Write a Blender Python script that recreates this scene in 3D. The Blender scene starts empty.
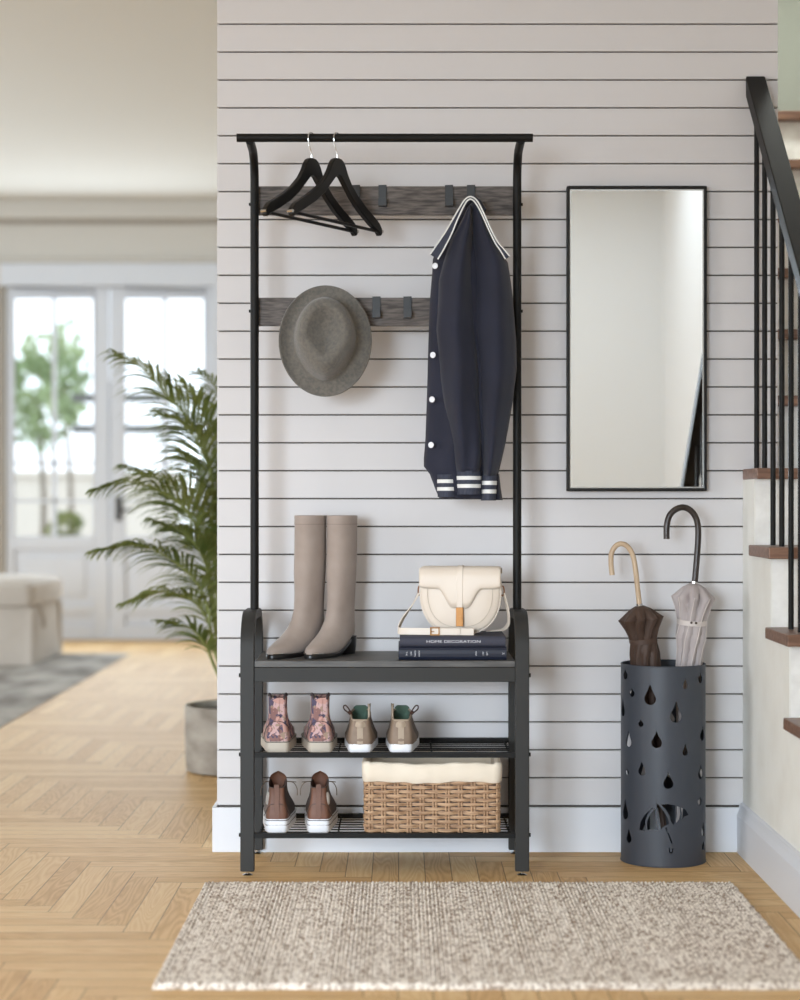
import bpy, bmesh, math, random
from mathutils import Vector, Matrix, Quaternion
random.seed(7)
PI = math.pi
C = bpy.context.scene.collection
SC = bpy.context.scene
# ------------------------------------------------------------------ camera, world, lights, exposure
CAMY, CAMZ, FPX = -5.03, 0.938, 1885.0
cam_d = bpy.data.cameras.new('camera'); cam = bpy.data.objects.new('camera', cam_d); C.objects.link(cam)
cam.location = (0, CAMY, CAMZ); cam.rotation_euler = (PI/2, 0, 0)
cam_d.sensor_fit = 'VERTICAL'; cam_d.sensor_height = 36; cam_d.lens = 36*FPX/1000
cam_d.clip_start = 0.05; cam_d.clip_end = 200
cam_d.dof.use_dof = True; cam_d.dof.focus_distance = 4.82; cam_d.dof.aperture_fstop = 2.0
SC.camera = cam
SC.view_settings.view_transform = 'Standard'; SC.view_settings.look = 'None'
SC.view_settings.exposure = 0.05; SC.view_settings.gamma = 1.0; SC.view_settings.use_curve_mapping = False
w = bpy.data.worlds.new('world'); SC.world = w; w.use_nodes = True
bg = w.node_tree.nodes['Background']; bg.inputs[0].default_value = (0.82, 0.91, 1.0, 1); bg.inputs[1].default_value = 2.2

def area(name, loc, target, sx, sy, power, col):
    l = bpy.data.lights.new(name, 'AREA'); l.shape = 'RECTANGLE'; l.size = sx; l.size_y = sy
    l.energy = power; l.color = col
    o = bpy.data.objects.new(name, l); C.objects.link(o); o.location = loc
    d = Vector(target)-Vector(loc); o.rotation_euler = d.to_track_quat('-Z', 'Y').to_euler()
    return o
XL = -5.5; HC0 = 2.93
def spread(o, deg): o.data.spread = math.radians(deg); return o
spread(area('window_light_rear', (-2.2, -6.80, 1.15), (-0.3, 0, 0.05), 1.9, 1.7, 21.5, (0.76, 0.88, 1.0)), 42)
area('fill_light_hall_side', (XL+0.1, -3.6, 1.45), (0, -3.6, 1.2), 3.0, 2.0, 92, (0.93, 0.955, 1.0))  # added fill to brighten the rear and right walls; no such source known
area('fill_light_hall_rear', (0.5, -5.5, HC0-0.03), (0.5, -5.5, 0), 2.0, 1.2, 20, (0.78, 0.90, 1.0))  # added fill so the wall reflected in the mirror looks bright; no fixture
area('window_light_garden', (-2.0, 7.40, 1.4), (-2.0, 0, 1.2), 2.2, 2.0, 47, (0.78, 0.90, 1.0))
area('fill_light_living', (XL+0.1, 3.6, 1.5), (0, 3.6, 1.3), 3.6, 2.0, 90, (0.80, 0.91, 1.0))  # added fill for the living room and its ceiling, from an invented window
area('fill_light_stairwell', (1.33, 0.6, 2.90), (1.33, 0.6, 0), 0.25, 0.25, 7, (0.96, 1.0, 0.95))  # added fill to lift the dark stairwell wall; no lamp known there

def at(px, py, y):
    D = y-CAMY
    return ((px-400)*D/FPX, CAMZ-(py-500)*D/FPX)
def P3(px, py, y):
    x, z = at(px, py, y); return Vector((x, y, z))

# ------------------------------------------------------------------ materials
def lin(c):
    out = []
    for v in c:
        v = v/255.0
        out.append(v/12.92 if v <= 0.04045 else ((v+0.055)/1.055)**2.4)
    return (*out, 1)
def new_mat(name):
    m = bpy.data.materials.new(name); m.use_nodes = True
    nt = m.node_tree; b = nt.nodes['Principled BSDF']
    return m, nt, b
def mat(name, rgb, rough=0.6, metal=0.0, rgb2=None, scale=20, stretch=(1, 1, 1), bump=0.0, bscale=None, detail=4, spec=0.5, lo=0.35, hi=0.65, sheen=0.0):
    m, nt, b = new_mat(name)
    b.inputs['Base Color'].default_value = lin(rgb); b.inputs['Roughness'].default_value = rough
    b.inputs['Metallic'].default_value = metal; b.inputs['Specular IOR Level'].default_value = spec
    if sheen: b.inputs['Sheen Weight'].default_value = sheen
    if rgb2 or bump:
        tc = nt.nodes.new('ShaderNodeTexCoord'); mp = nt.nodes.new('ShaderNodeMapping')
        mp.inputs['Scale'].default_value = stretch
        nt.links.new(tc.outputs['Object'], mp.inputs[0])
        nz = nt.nodes.new('ShaderNodeTexNoise'); nz.inputs['Scale'].default_value = scale; nz.inputs['Detail'].default_value = detail
        nt.links.new(mp.outputs[0], nz.inputs['Vector'])
        if rgb2:
            r = nt.nodes.new('ShaderNodeValToRGB'); r.color_ramp.elements[0].position = lo; r.color_ramp.elements[1].position = hi
            r.color_ramp.elements[0].color = lin(rgb); r.color_ramp.elements[1].color = lin(rgb2)
            nt.links.new(nz.outputs['Fac'], r.inputs[0]); nt.links.new(r.outputs[0], b.inputs['Base Color'])
        if bump:
            n2 = nz
            if bscale:
                n2 = nt.nodes.new('ShaderNodeTexNoise'); n2.inputs['Scale'].default_value = bscale; n2.inputs['Detail'].default_value = 3
                nt.links.new(mp.outputs[0], n2.inputs['Vector'])
            bp = nt.nodes.new('ShaderNodeBump'); bp.inputs['Strength'].default_value = bump; bp.inputs['Distance'].default_value = 0.002
            nt.links.new(n2.outputs['Fac'], bp.inputs['Height']); nt.links.new(bp.outputs[0], b.inputs['Normal'])
    return m

M = {}
M['shiplap'] = mat('painted shiplap', (217, 214, 214), 0.6, spec=0.25)
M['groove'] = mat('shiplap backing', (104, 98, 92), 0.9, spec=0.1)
M['paint'] = mat('white wall paint', (233, 233, 232), 0.85, spec=0.2)
M['ceil'] = mat('ceiling paint', (228, 224, 216), 0.9, spec=0.1)
M['base'] = mat('baseboard paint', (226, 228, 233), 0.45, spec=0.4)
M['plaster'] = mat('cream plaster', (244, 243, 236), 0.85, rgb2=(238, 236, 228), scale=9, bump=0.35, bscale=60)
M['riser'] = mat('riser plaster', (250, 249, 244), 0.8, rgb2=(238, 236, 230), scale=22, bump=0.6, bscale=70)
M['green_wall'] = mat('grey green wall', (176, 180, 170), 0.9)
M['cornice'] = mat('cornice paint', (218, 214, 207), 0.8)
M['taupe_wall'] = mat('taupe wall', (176, 168, 158), 0.9)
M['door'] = mat('door paint', (226, 230, 238), 0.5)
M['tread'] = mat('walnut tread', (106, 76, 60), 0.4, rgb2=(140, 106, 86), scale=6, stretch=(1.5, 14, 14), bump=0.1)
M['black'] = mat('matte black steel', (24, 23, 22), 0.5, metal=0.0, spec=0.2, bump=0.12, scale=400)
M['rack'] = mat('charcoal powder coat', (50, 49, 47), 0.5, spec=0.25, bump=0.15, scale=350)
M['seat'] = mat('charcoal oak bench', (66, 64, 62), 0.5, rgb2=(92, 90, 87), scale=5, stretch=(2, 22, 22), bump=0.2)
M['board'] = mat('grey brown weathered board', (62, 56, 53), 0.6, rgb2=(112, 104, 99), scale=5, stretch=(4, 10, 30), bump=0.35, detail=8)
M['hook'] = mat('hook steel', (52, 55, 58), 0.45)
M['chrome'] = mat('chrome', (200, 200, 200), 0.15, metal=1.0)
M['hanger'] = mat('black wood', (22, 21, 20), 0.42, spec=0.3)
M['felt'] = mat('grey felt', (96, 94, 89), 0.95, rgb2=(116, 110, 102), scale=130, bump=0.5, bscale=300, sheen=0.3)
M['navy'] = mat('navy fabric', (24, 27, 44), 0.85, rgb2=(29, 32, 50), scale=8, bump=0.25, bscale=500, sheen=0.15)
M['rib'] = mat('slate rib knit', (52, 56, 70), 0.9, rgb2=(66, 70, 84), scale=120, stretch=(4, 1, 0.3), bump=0.3)
M['white_knit'] = mat('white knit', (232, 232, 230), 0.8)
M['button'] = mat('white snap', (238, 240, 246), 0.25)
M['boot'] = mat('taupe suede', (150, 135, 125), 0.8, rgb2=(166, 151, 141), scale=9, bump=0.15, bscale=250, sheen=0.2)
M['boot_edge'] = mat('taupe edge', (128, 113, 105), 0.7)
M['dark_sole'] = mat('dark sole', (22, 20, 20), 0.35)
M['cream'] = mat('cream leather', (226, 213, 198), 0.42, rgb2=(218, 204, 188), scale=6, spec=0.4)
M['cream_edge'] = mat('cream seam', (196, 184, 168), 0.6)
M['gold'] = mat('brushed brass', (168, 120, 70), 0.5, metal=0.55)
M['tan'] = mat('antique brass', (150, 108, 76), 0.4, metal=0.6)
M['book_slate'] = mat('slate book cloth', (56, 57, 70), 0.7)
M['book_navy'] = mat('navy book cloth', (22, 28, 46), 0.5)
M['pages'] = mat('book pages', (214, 208, 196), 0.9)
M['print'] = mat('pale print', (206, 206, 210), 0.6)
M['rubber'] = mat('ivory rubber', (190, 180, 166), 0.6)
M['rubber_white'] = mat('white rubber', (235, 236, 240), 0.5)
M['line_dark'] = mat('dark foxing stripe', (60, 48, 48), 0.6)
M['sneak'] = mat('taupe leather', (124, 104, 88), 0.6, rgb2=(142, 122, 104), scale=14)
M['sneak_dark'] = mat('dark taupe leather', (92, 78, 66), 0.65, rgb2=(104, 88, 75), scale=14)
M['sneak_trim'] = mat('beige trim', (170, 152, 132), 0.6)
M['green_lining'] = mat('sage lining', (76, 98, 84), 0.9)
M['leather'] = mat('brown leather', (100, 66, 50), 0.55, rgb2=(118, 80, 62), scale=12)
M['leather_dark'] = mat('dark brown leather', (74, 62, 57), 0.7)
M['lace'] = mat('grey lace', (120, 106, 94), 0.8)
M['patch'] = mat('grey ankle patch', (176, 168, 160), 0.7)
M['lining_dark'] = mat('dark lining', (70, 46, 36), 0.9)
M['liner'] = mat('natural cotton liner', (238, 225, 206), 0.9, rgb2=(232, 217, 196), scale=6, bump=0.3, bscale=40)
M['stand'] = mat('slate powder coat', (58, 62, 70), 0.48, spec=0.5, bump=0.1, scale=500)
M['umb_brown'] = mat('brown umbrella cloth', (74, 56, 46), 0.6, spec=0.4)
M['umb_grey'] = mat('taupe umbrella cloth', (176, 166, 164), 0.55, spec=0.4)
M['umb_rib'] = mat('pale umbrella piping', (206, 196, 190), 0.5)
M['beech'] = mat('pale beech', (200, 176, 148), 0.4, rgb2=(184, 158, 128), scale=12, stretch=(6, 6, 1))
M['ebony'] = mat('dark wood handle', (58, 49, 44), 0.32, rgb2=(44, 37, 33), scale=12, stretch=(6, 6, 1))
M['mirror'] = mat('mirror glass', (245, 247, 247), 0.0, metal=1.0)
M['mirror_edge'] = mat('mirror bevel', (215, 216, 214), 0.15, metal=0.6)
M['leaf'] = mat('palm leaf', (70, 88, 44), 0.45, rgb2=(104, 118, 62), scale=5, spec=0.5)
def leaf_mat():
    m = mat('palm leaf', (66, 80, 38), 0.5, rgb2=(152, 156, 100), scale=6, spec=0.15); nt = m.node_tree; b = nt.nodes['Principled BSDF']
    t = nt.nodes.new('ShaderNodeBsdfTranslucent'); t.inputs[0].default_value = lin((150, 168, 92)); mx = nt.nodes.new('ShaderNodeMixShader'); mx.inputs[0].default_value = 0.35
    nt.links.new(b.outputs[0], mx.inputs[1]); nt.links.new(t.outputs[0], mx.inputs[2]); nt.links.new(mx.outputs[0], nt.nodes['Material Output'].inputs[0]); return m
M['leaf'] = leaf_mat()
M['stem'] = mat('palm stem', (140, 148, 84), 0.5)
M['concrete'] = mat('concrete', (138, 129, 118), 0.9, rgb2=(174, 166, 155), scale=7, stretch=(1, 1, 2), bump=0.4, bscale=30)
M['soil'] = mat('soil', (48, 38, 30), 1.0)
M['slip'] = mat('white slipcover', (200, 190, 179), 0.9, rgb2=(208, 199, 189), scale=5, bump=0.2)
M['tree_leaf'] = mat('garden foliage', (112, 138, 92), 0.7, rgb2=(176, 196, 150), scale=2)
M['bark'] = mat('bark', (128, 118, 106), 0.9)
M['fence'] = mat('fence steel', (96, 100, 100), 0.7)
M['garden_wall'] = mat('garden wall render', (226, 220, 210), 0.9)
M['terrace'] = mat('terrace stone', (206, 202, 196), 0.9)
M['handle_dark'] = mat('dark door handle', (58, 56, 54), 0.4)

def glass_mat():
    m, nt, b = new_mat('window glass'); nt.nodes.remove(b)
    out = nt.nodes['Material Output']; t = nt.nodes.new('ShaderNodeBsdfTransparent'); g = nt.nodes.new('ShaderNodeBsdfGlossy')
    g.inputs['Roughness'].default_value = 0.02
    mx = nt.nodes.new('ShaderNodeMixShader'); mx.inputs[0].default_value = 0.05
    nt.links.new(t.outputs[0], mx.inputs[1]); nt.links.new(g.outputs[0], mx.inputs[2]); nt.links.new(mx.outputs[0], out.inputs[0])
    return m
M['glass'] = glass_mat()

class NT:
    def __init__(s, nt): s.nt = nt
    def v(s, x, inp):
        if isinstance(x, (int, float)): inp.default_value = x
        else: s.nt.links.new(x, inp)
    def m(s, op, a, b=None, c=None):
        n = s.nt.nodes.new('ShaderNodeMath'); n.operation = op
        s.v(a, n.inputs[0])
        if b is not None: s.v(b, n.inputs[1])
        if c is not None: s.v(c, n.inputs[2])
        return n.outputs[0]
    def comb(s, x, y, z=0.0):
        n = s.nt.nodes.new('ShaderNodeCombineXYZ'); s.v(x, n.inputs[0]); s.v(y, n.inputs[1]); s.v(z, n.inputs[2]); return n.outputs[0]
    def mixf(s, f, a, b):
        return s.m('ADD', s.m('MULTIPLY', a, s.m('SUBTRACT', 1.0, f)), s.m('MULTIPLY', b, f))

def parquet():
    m, nt, b = new_mat('oak herringbone parquet'); N = NT(nt)
    W, n = 0.0665, 8
    tc = nt.nodes.new('ShaderNodeTexCoord'); sp = nt.nodes.new('ShaderNodeSeparateXYZ'); nt.links.new(tc.outputs['Object'], sp.inputs[0])
    X = N.m('ADD', N.m('DIVIDE', N.m('ADD', sp.outputs[0], 0.602), W), 160.0)
    # a column [-.602,-.5355] ends (far side) at y=-.407
    Y = N.m('ADD', N.m('DIVIDE', N.m('ADD', sp.outputs[1], 0.407), W), 160.0+n)
    i = N.m('FLOOR', X); j = N.m('FLOOR', Y)
    sm = N.m('ADD', i, j); u = N.m('MODULO', sm, 2*n); isH = N.m('GREATER_THAN', u, n-0.5)
    blk = N.m('FLOOR', N.m('DIVIDE', sm, 2.0*n))
    fx = N.m('FRACT', X); fy = N.m('FRACT', Y)
    longV = N.m('MODULO', N.m('ADD', Y, i), 2.0*n)
    longH = N.m('SUBTRACT', N.m('MODULO', N.m('ADD', X, j), 2.0*n), float(n))
    lng = N.mixf(isH, longV, longH); crs = N.mixf(isH, fx, fy)
    idA = N.mixf(isH, i, N.m('ADD', j, 531.0))
    wn = nt.nodes.new('ShaderNodeTexWhiteNoise'); wn.noise_dimensions = '3D'
    nt.links.new(N.comb(idA, blk, isH), wn.inputs['Vector'])
    rnd = wn.outputs['Value']
    ec = N.m('MINIMUM', crs, N.m('SUBTRACT', 1.0, crs))
    el = N.m('MINIMUM', lng, N.m('SUBTRACT', float(n), lng))
    edge = N.m('MINIMUM', ec, el)
    gap = N.m('LESS_THAN', edge, 0.018)
    vec = N.comb(N.m('ADD', N.m('MULTIPLY', lng, 0.11), N.m('MULTIPLY', rnd, 57.0)), N.m('MULTIPLY', crs, 1.0), N.m('MULTIPLY', rnd, 31.0))
    n1 = nt.nodes.new('ShaderNodeTexNoise'); n1.inputs['Scale'].default_value = 1.15; n1.inputs['Detail'].default_value = 1.2; nt.links.new(vec, n1.inputs['Vector'])
    rings = N.m('FRACT', N.m('MULTIPLY', n1.outputs['Fac'], 15.0))
    rings = N.m('ABSOLUTE', N.m('SUBTRACT', rings, 0.5))
    vec2 = N.comb(N.m('ADD', N.m('MULTIPLY', lng, 0.6), N.m('MULTIPLY', rnd, 17.0)), N.m('MULTIPLY', crs, 12.0), rnd)
    n2 = nt.nodes.new('ShaderNodeTexNoise'); n2.inputs['Scale'].default_value = 3.0; n2.inputs['Detail'].default_value = 5; nt.links.new(vec2, n2.inputs['Vector'])
    ramp = nt.nodes.new('ShaderNodeValToRGB'); e = ramp.color_ramp.elements
    e[0].position = 0.0; e[0].color = lin((192, 150, 100)); e[1].position = 1.0; e[1].color = lin((242, 214, 166))
    k = e.new(0.45); k.color = lin((218, 180, 128))
    k = e.new(0.93); k.color = lin((232, 201, 151))
    fac = N.m('ADD', N.m('MULTIPLY', rnd, 0.5), N.m('ADD', N.m('MULTIPLY', rings, 0.85), N.m('MULTIPLY', N.m('SUBTRACT', n2.outputs['Fac'], 0.5), 0.7)))
    nt.links.new(fac, ramp.inputs[0])
    mx = nt.nodes.new('ShaderNodeMix'); mx.data_type = 'RGBA'; nt.links.new(N.m('MULTIPLY', gap, 0.75), mx.inputs[0])
    nt.links.new(ramp.outputs[0], mx.inputs[6]); mx.inputs[7].default_value = lin((112, 80, 52))
    nt.links.new(mx.outputs[2], b.inputs['Base Color'])
    nt.links.new(N.m('ADD', 0.46, N.m('MULTIPLY', n2.outputs['Fac'], 0.14)), b.inputs['Roughness'])
    b.inputs['Specular IOR Level'].default_value = 0.18
    bp = nt.nodes.new('ShaderNodeBump'); bp.inputs['Strength'].default_value = 0.25; bp.inputs['Distance'].default_value = 0.001
    nt.links.new(N.m('SUBTRACT', N.m('MULTIPLY', n2.outputs['Fac'], 0.3), gap), bp.inputs['Height']); nt.links.new(bp.outputs[0], b.inputs['Normal'])
    return m
M['parquet'] = parquet()

def floral():
    m, nt, b = new_mat('floral canvas'); 
    tc = nt.nodes.new('ShaderNodeTexCoord')
    vo = nt.nodes.new('ShaderNodeTexVoronoi'); vo.inputs['Scale'].default_value = 62; nt.links.new(tc.outputs['Object'], vo.inputs['Vector'])
    nz = nt.nodes.new('ShaderNodeTexNoise'); nz.inputs['Scale'].default_value = 85; nz.inputs['Detail'].default_value = 2; nt.links.new(tc.outputs['Object'], nz.inputs['Vector'])
    r = nt.nodes.new('ShaderNodeValToRGB'); e = r.color_ramp.elements; r.color_ramp.interpolation = 'CONSTANT'
    e[0].position = 0; e[0].color = lin((196, 152, 142)); e[1].position = 0.40; e[1].color = lin((140, 104, 100))
    for p, c in ((0.52, (84, 76, 98)), (0.66, (200, 166, 164)), (0.78, (160, 138, 120))):
        k = e.new(p); k.color = lin(c)
    sv = nt.nodes.new('ShaderNodeSeparateColor'); nt.links.new(vo.outputs['Color'], sv.inputs[0])
    N = NT(nt); f = N.m('ADD', N.m('MULTIPLY', sv.outputs[0], 0.6), N.m('MULTIPLY', nz.outputs['Fac'], 0.45))
    nt.links.new(f, r.inputs[0]); nt.links.new(r.outputs[0], b.inputs['Base Color']); b.inputs['Roughness'].default_value = 0.85
    return m
M['floral'] = floral()

def wicker():
    return mat('wicker', (136, 100, 70), 0.6, rgb2=(196, 160, 124), scale=26, stretch=(1.2, 1.2, 9), bump=0.4, detail=6, lo=0.3, hi=0.7)
M['wicker'] = wicker()
M['rug'] = mat('woven beige wool', (158, 137, 119), 0.95, rgb2=(244, 234, 222), scale=105, stretch=(1.3, 0.6, 1), bump=0.5, bscale=300, detail=6, lo=0.36, hi=0.56)
M['rug_grey'] = mat('grey flatweave', (118, 111, 103), 0.95, rgb2=(186, 180, 172), scale=5, stretch=(1, 0.4, 1), detail=8)

# ------------------------------------------------------------------ mesh helpers
class MB:
    def __init__(s): s.V = []; s.F = []
    def add(s, vs, fs):
        o = len(s.V); s.V += [tuple(v) for v in vs]; s.F += [tuple(i+o for i in f) for f in fs]; return s
    def box(s, a, b):
        x0, y0, z0 = a; x1, y1, z1 = b
        return s.add([(x0,y0,z0),(x1,y0,z0),(x1,y1,z0),(x0,y1,z0),(x0,y0,z1),(x1,y0,z1),(x1,y1,z1),(x0,y1,z1)],
                     [(0,3,2,1),(4,5,6,7),(0,1,5,4),(1,2,6,5),(2,3,7,6),(3,0,4,7)])
    def loft(s, rings, cap0=True, cap1=True, closed=False):
        n = len(rings[0]); vs = [p for r in rings for p in r]; fs = []
        m = len(rings)
        for a in range(m if closed else m-1):
            b = (a+1) % m
            for k in range(n):
                l = (k+1) % n
                fs.append((a*n+k, a*n+l, b*n+l, b*n+k))
        if not closed:
            if cap0: fs.append(tuple(reversed(range(n))))
            if cap1: fs.append(tuple(range((m-1)*n, m*n)))
        return s.add(vs, fs)
    def tube(s, pts, r, seg=10, caps=True, sx=1.0, closed=False):
        pts = [Vector(p) for p in pts]; n = len(pts)
        rs = r if isinstance(r, (list, tuple)) else [r]*n
        rings = []; up = None
        for i, p in enumerate(pts):
            if closed: t = pts[(i+1) % n]-pts[i-1]
            else: t = pts[min(i+1, n-1)]-pts[max(i-1, 0)]
            t.normalize()
            if up is None:
                up = Vector((0, 0, 1)) if abs(t.z) < 0.9 else Vector((0, 1, 0))
            a = t.cross(up)
            if a.length < 1e-5: a = t.cross(Vector((1, 0, 0)))
            a.normalize(); bb = a.cross(t).normalized(); up = bb
            rings.append([p+(a*math.cos(2*PI*k/seg)*sx+bb*math.sin(2*PI*k/seg))*rs[i] for k in range(seg)])
        return s.loft(rings, caps, caps, closed)
    def ribbon(s, pts, wdir, width, th):
        """flat strip; wdir = width direction (vector or list)"""
        pts = [Vector(p) for p in pts]; n = len(pts); rings = []
        for i, p in enumerate(pts):
            t = (pts[min(i+1, n-1)]-pts[max(i-1, 0)]).normalized()
            wd = Vector(wdir[i] if isinstance(wdir, list) else wdir)
            wd = (wd-t*wd.dot(t)).normalized(); nn = t.cross(wd).normalized()
            w_ = width[i] if isinstance(width, list) else width
            rings.append([p-wd*w_/2-nn*th/2, p+wd*w_/2-nn*th/2, p+wd*w_/2+nn*th/2, p-wd*w_/2+nn*th/2])
        return s.loft(rings)
    def prism(s, poly, y0, y1):
        n = len(poly); vs = [(x, y0, z) for x, z in poly]+[(x, y1, z) for x, z in poly]
        fs = [tuple(range(n)), tuple(reversed(range(n, 2*n)))]+[(k, k+n, (k+1) % n+n, (k+1) % n) for k in range(n)]
        return s.add(vs, fs)
    def lathe(s, prof, c=(0, 0, 0), seg=32, caps=True):
        rings = [[(c[0]+r*math.cos(2*PI*k/seg), c[1]+r*math.sin(2*PI*k/seg), c[2]+z) for k in range(seg)] for r, z in prof]
        return s.loft(rings, caps, caps)
    def build(s, name, m, parent=None, smooth=False, bevel=0, seg=2, sub=0, angle=40):
        me = bpy.data.meshes.new(name); me.from_pydata(s.V, [], s.F); me.update()
        bm = bmesh.new(); bm.from_mesh(me); bmesh.ops.remove_doubles(bm, verts=bm.verts, dist=1e-6)
        bmesh.ops.recalc_face_normals(bm, faces=bm.faces)
        if smooth:
            for f in bm.faces: f.smooth = True
            for e in bm.edges:
                if len(e.link_faces) == 2 and e.calc_face_angle(0) > math.radians(angle): e.smooth = False
        bm.to_mesh(me); bm.free()
        me.materials.append(m)
        o = bpy.data.objects.new(name, me); C.objects.link(o)
        if parent: o.parent = parent
        if bevel:
            b = o.modifiers.new('bevel', 'BEVEL'); b.width = bevel; b.segments = seg; b.limit_method = 'ANGLE'; b.angle_limit = math.radians(35)
            for p in me.polygons: p.use_smooth = True
            b.harden_normals = True
        if sub:
            q = o.modifiers.new('subdivision', 'SUBSURF'); q.levels = sub; q.render_levels = sub
        return o
def lift(o, p):
    """give a part built in world coordinates under a parent at p its local place"""
    o.matrix_parent_inverse = Matrix.Translation(-Vector(p)); return o
def thing(name, label, cat, loc=(0, 0, 0), rz=0, group=None):
    o = bpy.data.objects.new(name, None); C.objects.link(o); o.location = loc; o.rotation_euler = (0, 0, rz)
    o.empty_display_size = 0.05
    o['label'] = label; o['category'] = cat
    if group: o['group'] = group
    return o
def tag(o, label, cat, group=None):
    o['label'] = label; o['category'] = cat
    if group: o['group'] = group
    return o
def struct(o):
    o['kind'] = 'structure'; return o
def sub(pts, off):  # shift points into a thing's local frame
    return [Vector(p)-Vector(off) for p in pts]
def smooth_path(pts, n=6):
    pts = [Vector(p) for p in pts]; out = []
    for i in range(len(pts)-1):
        p0 = pts[max(i-1, 0)]; p1 = pts[i]; p2 = pts[i+1]; p3 = pts[min(i+2, len(pts)-1)]
        for k in range(n):
            t = k/n
            out.append(0.5*((2*p1)+(p2-p0)*t+(2*p0-5*p1+4*p2-p3)*t*t+(3*p1-p0-3*p2+p3)*t**3))
    out.append(pts[-1]); return out
def interp(tab, t):
    if t <= tab[0][0]: return tab[0][1:]
    for a, b in zip(tab, tab[1:]):
        if t <= b[0]:
            f = (t-a[0])/(b[0]-a[0]); f = f
            return tuple(x+(y-x)*f for x, y in zip(a[1:], b[1:]))
    return tab[-1][1:]

# ------------------------------------------------------------------ room shell
XL, XR, YB, YF, HC = XL, 1.66, -6.9, 7.57, 2.93
WX0, WX1 = -0.488, 1.0085
b = MB().box((XL-0.1, YB-0.1, -0.06), (XR+0.1, YF+0.1, 0)); struct(b.build('floor', M['parquet']))
b = MB().box((XL-0.1, YB-0.1, HC), (XR+0.1, YF+0.1, HC+0.1)); struct(b.build('ceiling', M['ceil']))
# shiplap wall
z0 = 0.124; pitch = 0.0745
b = MB()
zz = z0
while zz < HC:
    top = min(zz+pitch-0.0038, HC)
    if top-zz > 0.01:
        ch = 0.0012
        x0, x1 = WX0, WX1
        prof = [(0.012, zz), (0.0+ch, zz), (0.0, zz+ch), (0.0, top-ch), (ch, top), (0.012, top)]
        vs = [(x0, y, z) for y, z in prof]+[(x1, y, z) for y, z in prof]; n = 6
        b.add(vs, [tuple(range(n)), tuple(reversed(range(n, 2*n)))]+[(k, k+n, (k+1) % n+n, (k+1) % n) for k in range(n)])
    zz += pitch
b.box((WX0-0.0005, 0.012, z0), (WX0+0.004, 0.12, HC))
wall = struct(b.build('wall_back', M['shiplap']))
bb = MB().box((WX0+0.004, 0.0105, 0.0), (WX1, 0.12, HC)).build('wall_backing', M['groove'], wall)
b = MB().box((WX0-0.012, -0.012, 0), (0.905, 0.0, 0.119)); b.box((WX0-0.012, 0.0, 0), (WX0-0.0006, 0.13, 0.119))
struct(b.build('baseboard_back', M['base'], bevel=0.002))
# other walls
def wall_hole(name, axis, pos, a0, a1, holes, m, th=0.1):
    """wall with rectangular openings; axis 'y' = plane y=pos running along x"""
    b = MB(); xs = sorted({a0, a1}|{h[0] for h in holes}|{h[1] for h in holes})
    for p, q in zip(xs, xs[1:]):
        hs = [h for h in holes if h[0] <= p+1e-6 and h[1] >= q-1e-6]
        segs = [(0, HC)]
        for h in hs: segs = [(0, h[2]), (h[3], HC)]
        for s0, s1 in segs:
            if s1-s0 < 1e-4: continue
            if axis == 'y': b.box((p, min(pos, pos+th), s0), (q, max(pos, pos+th), s1))
            else: b.box((min(pos, pos+th), p, s0), (max(pos, pos+th), q, s1))
    return struct(b.build(name, m))
wall_hole('wall_front', 'y', YB, XL, XR, [(-3.25, -1.15, 0.2, 2.5)], M['paint'], -0.1)
wall_hole('wall_left', 'x', XL, YB, YF, [(-5.15, -2.05, 0.4, 2.5), (1.75, 5.45, 0.45, 2.55)], M['paint'], -0.1)
wall_hole('wall_right', 'x', XR, YB, YF, [], M['paint'], 0.1)
for nm, (x0, x1, zl, zh) in (('window_1', (-3.25, -1.15, 0.2, 2.5)),):
    f = MB(); y0, y1 = YB-0.02, YB+0.03
    f.box((x0, y0, zl), (x0+0.05, y1, zh)).box((x1-0.05, y0, zl), (x1, y1, zh)).box((x0, y0, zl), (x1, y1, zl+0.05)).box((x0, y0, zh-0.05), (x1, y1, zh))
    f.box(((x0+x1)/2-0.02, y0, zl), ((x0+x1)/2+0.02, y1, zh))
    struct(f.build(nm, M['door'], bevel=0.003))
f = MB(); f.box((XL-0.02, 1.75, 0.45), (XL+0.03, 1.8, 2.55)).box((XL-0.02, 5.4, 0.45), (XL+0.03, 5.45, 2.55)).box((XL-0.02, 3.57, 0.45), (XL+0.03, 3.63, 2.55))
f.box((XL-0.02, 1.75, 0.45), (XL+0.03, 5.45, 0.5)).box((XL-0.02, 1.75, 2.5), (XL+0.03, 5.45, 2.55)); struct(f.build('added_window_2', M['door'], bevel=0.003))  # unseen window, added to go with the living-room fill
f = MB(); f.box((XL-0.02, -5.15, 0.4), (XL+0.03, -5.1, 2.5)).box((XL-0.02, -2.1, 0.4), (XL+0.03, -2.05, 2.5)).box((XL-0.02, -3.63, 0.4), (XL+0.03, -3.57, 2.5))
f.box((XL-0.02, -5.15, 0.4), (XL+0.03, -2.05, 0.45)).box((XL-0.02, -5.15, 2.45), (XL+0.03, -2.05, 2.5)); struct(f.build('added_window_3', M['door'], bevel=0.003))  # unseen window, added to go with the hall side fill
# stairwell partition behind the shiplap wall and its end wall
struct(MB().box((WX1-0.1, 0.12, 0), (WX1, 1.60, HC)).build('wall_stairwell', M['plaster']))
struct(MB().box((WX1-0.1, 1.42, 0), (XR, 1.60, HC)).build('wall_landing', M['green_wall']))
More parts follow.
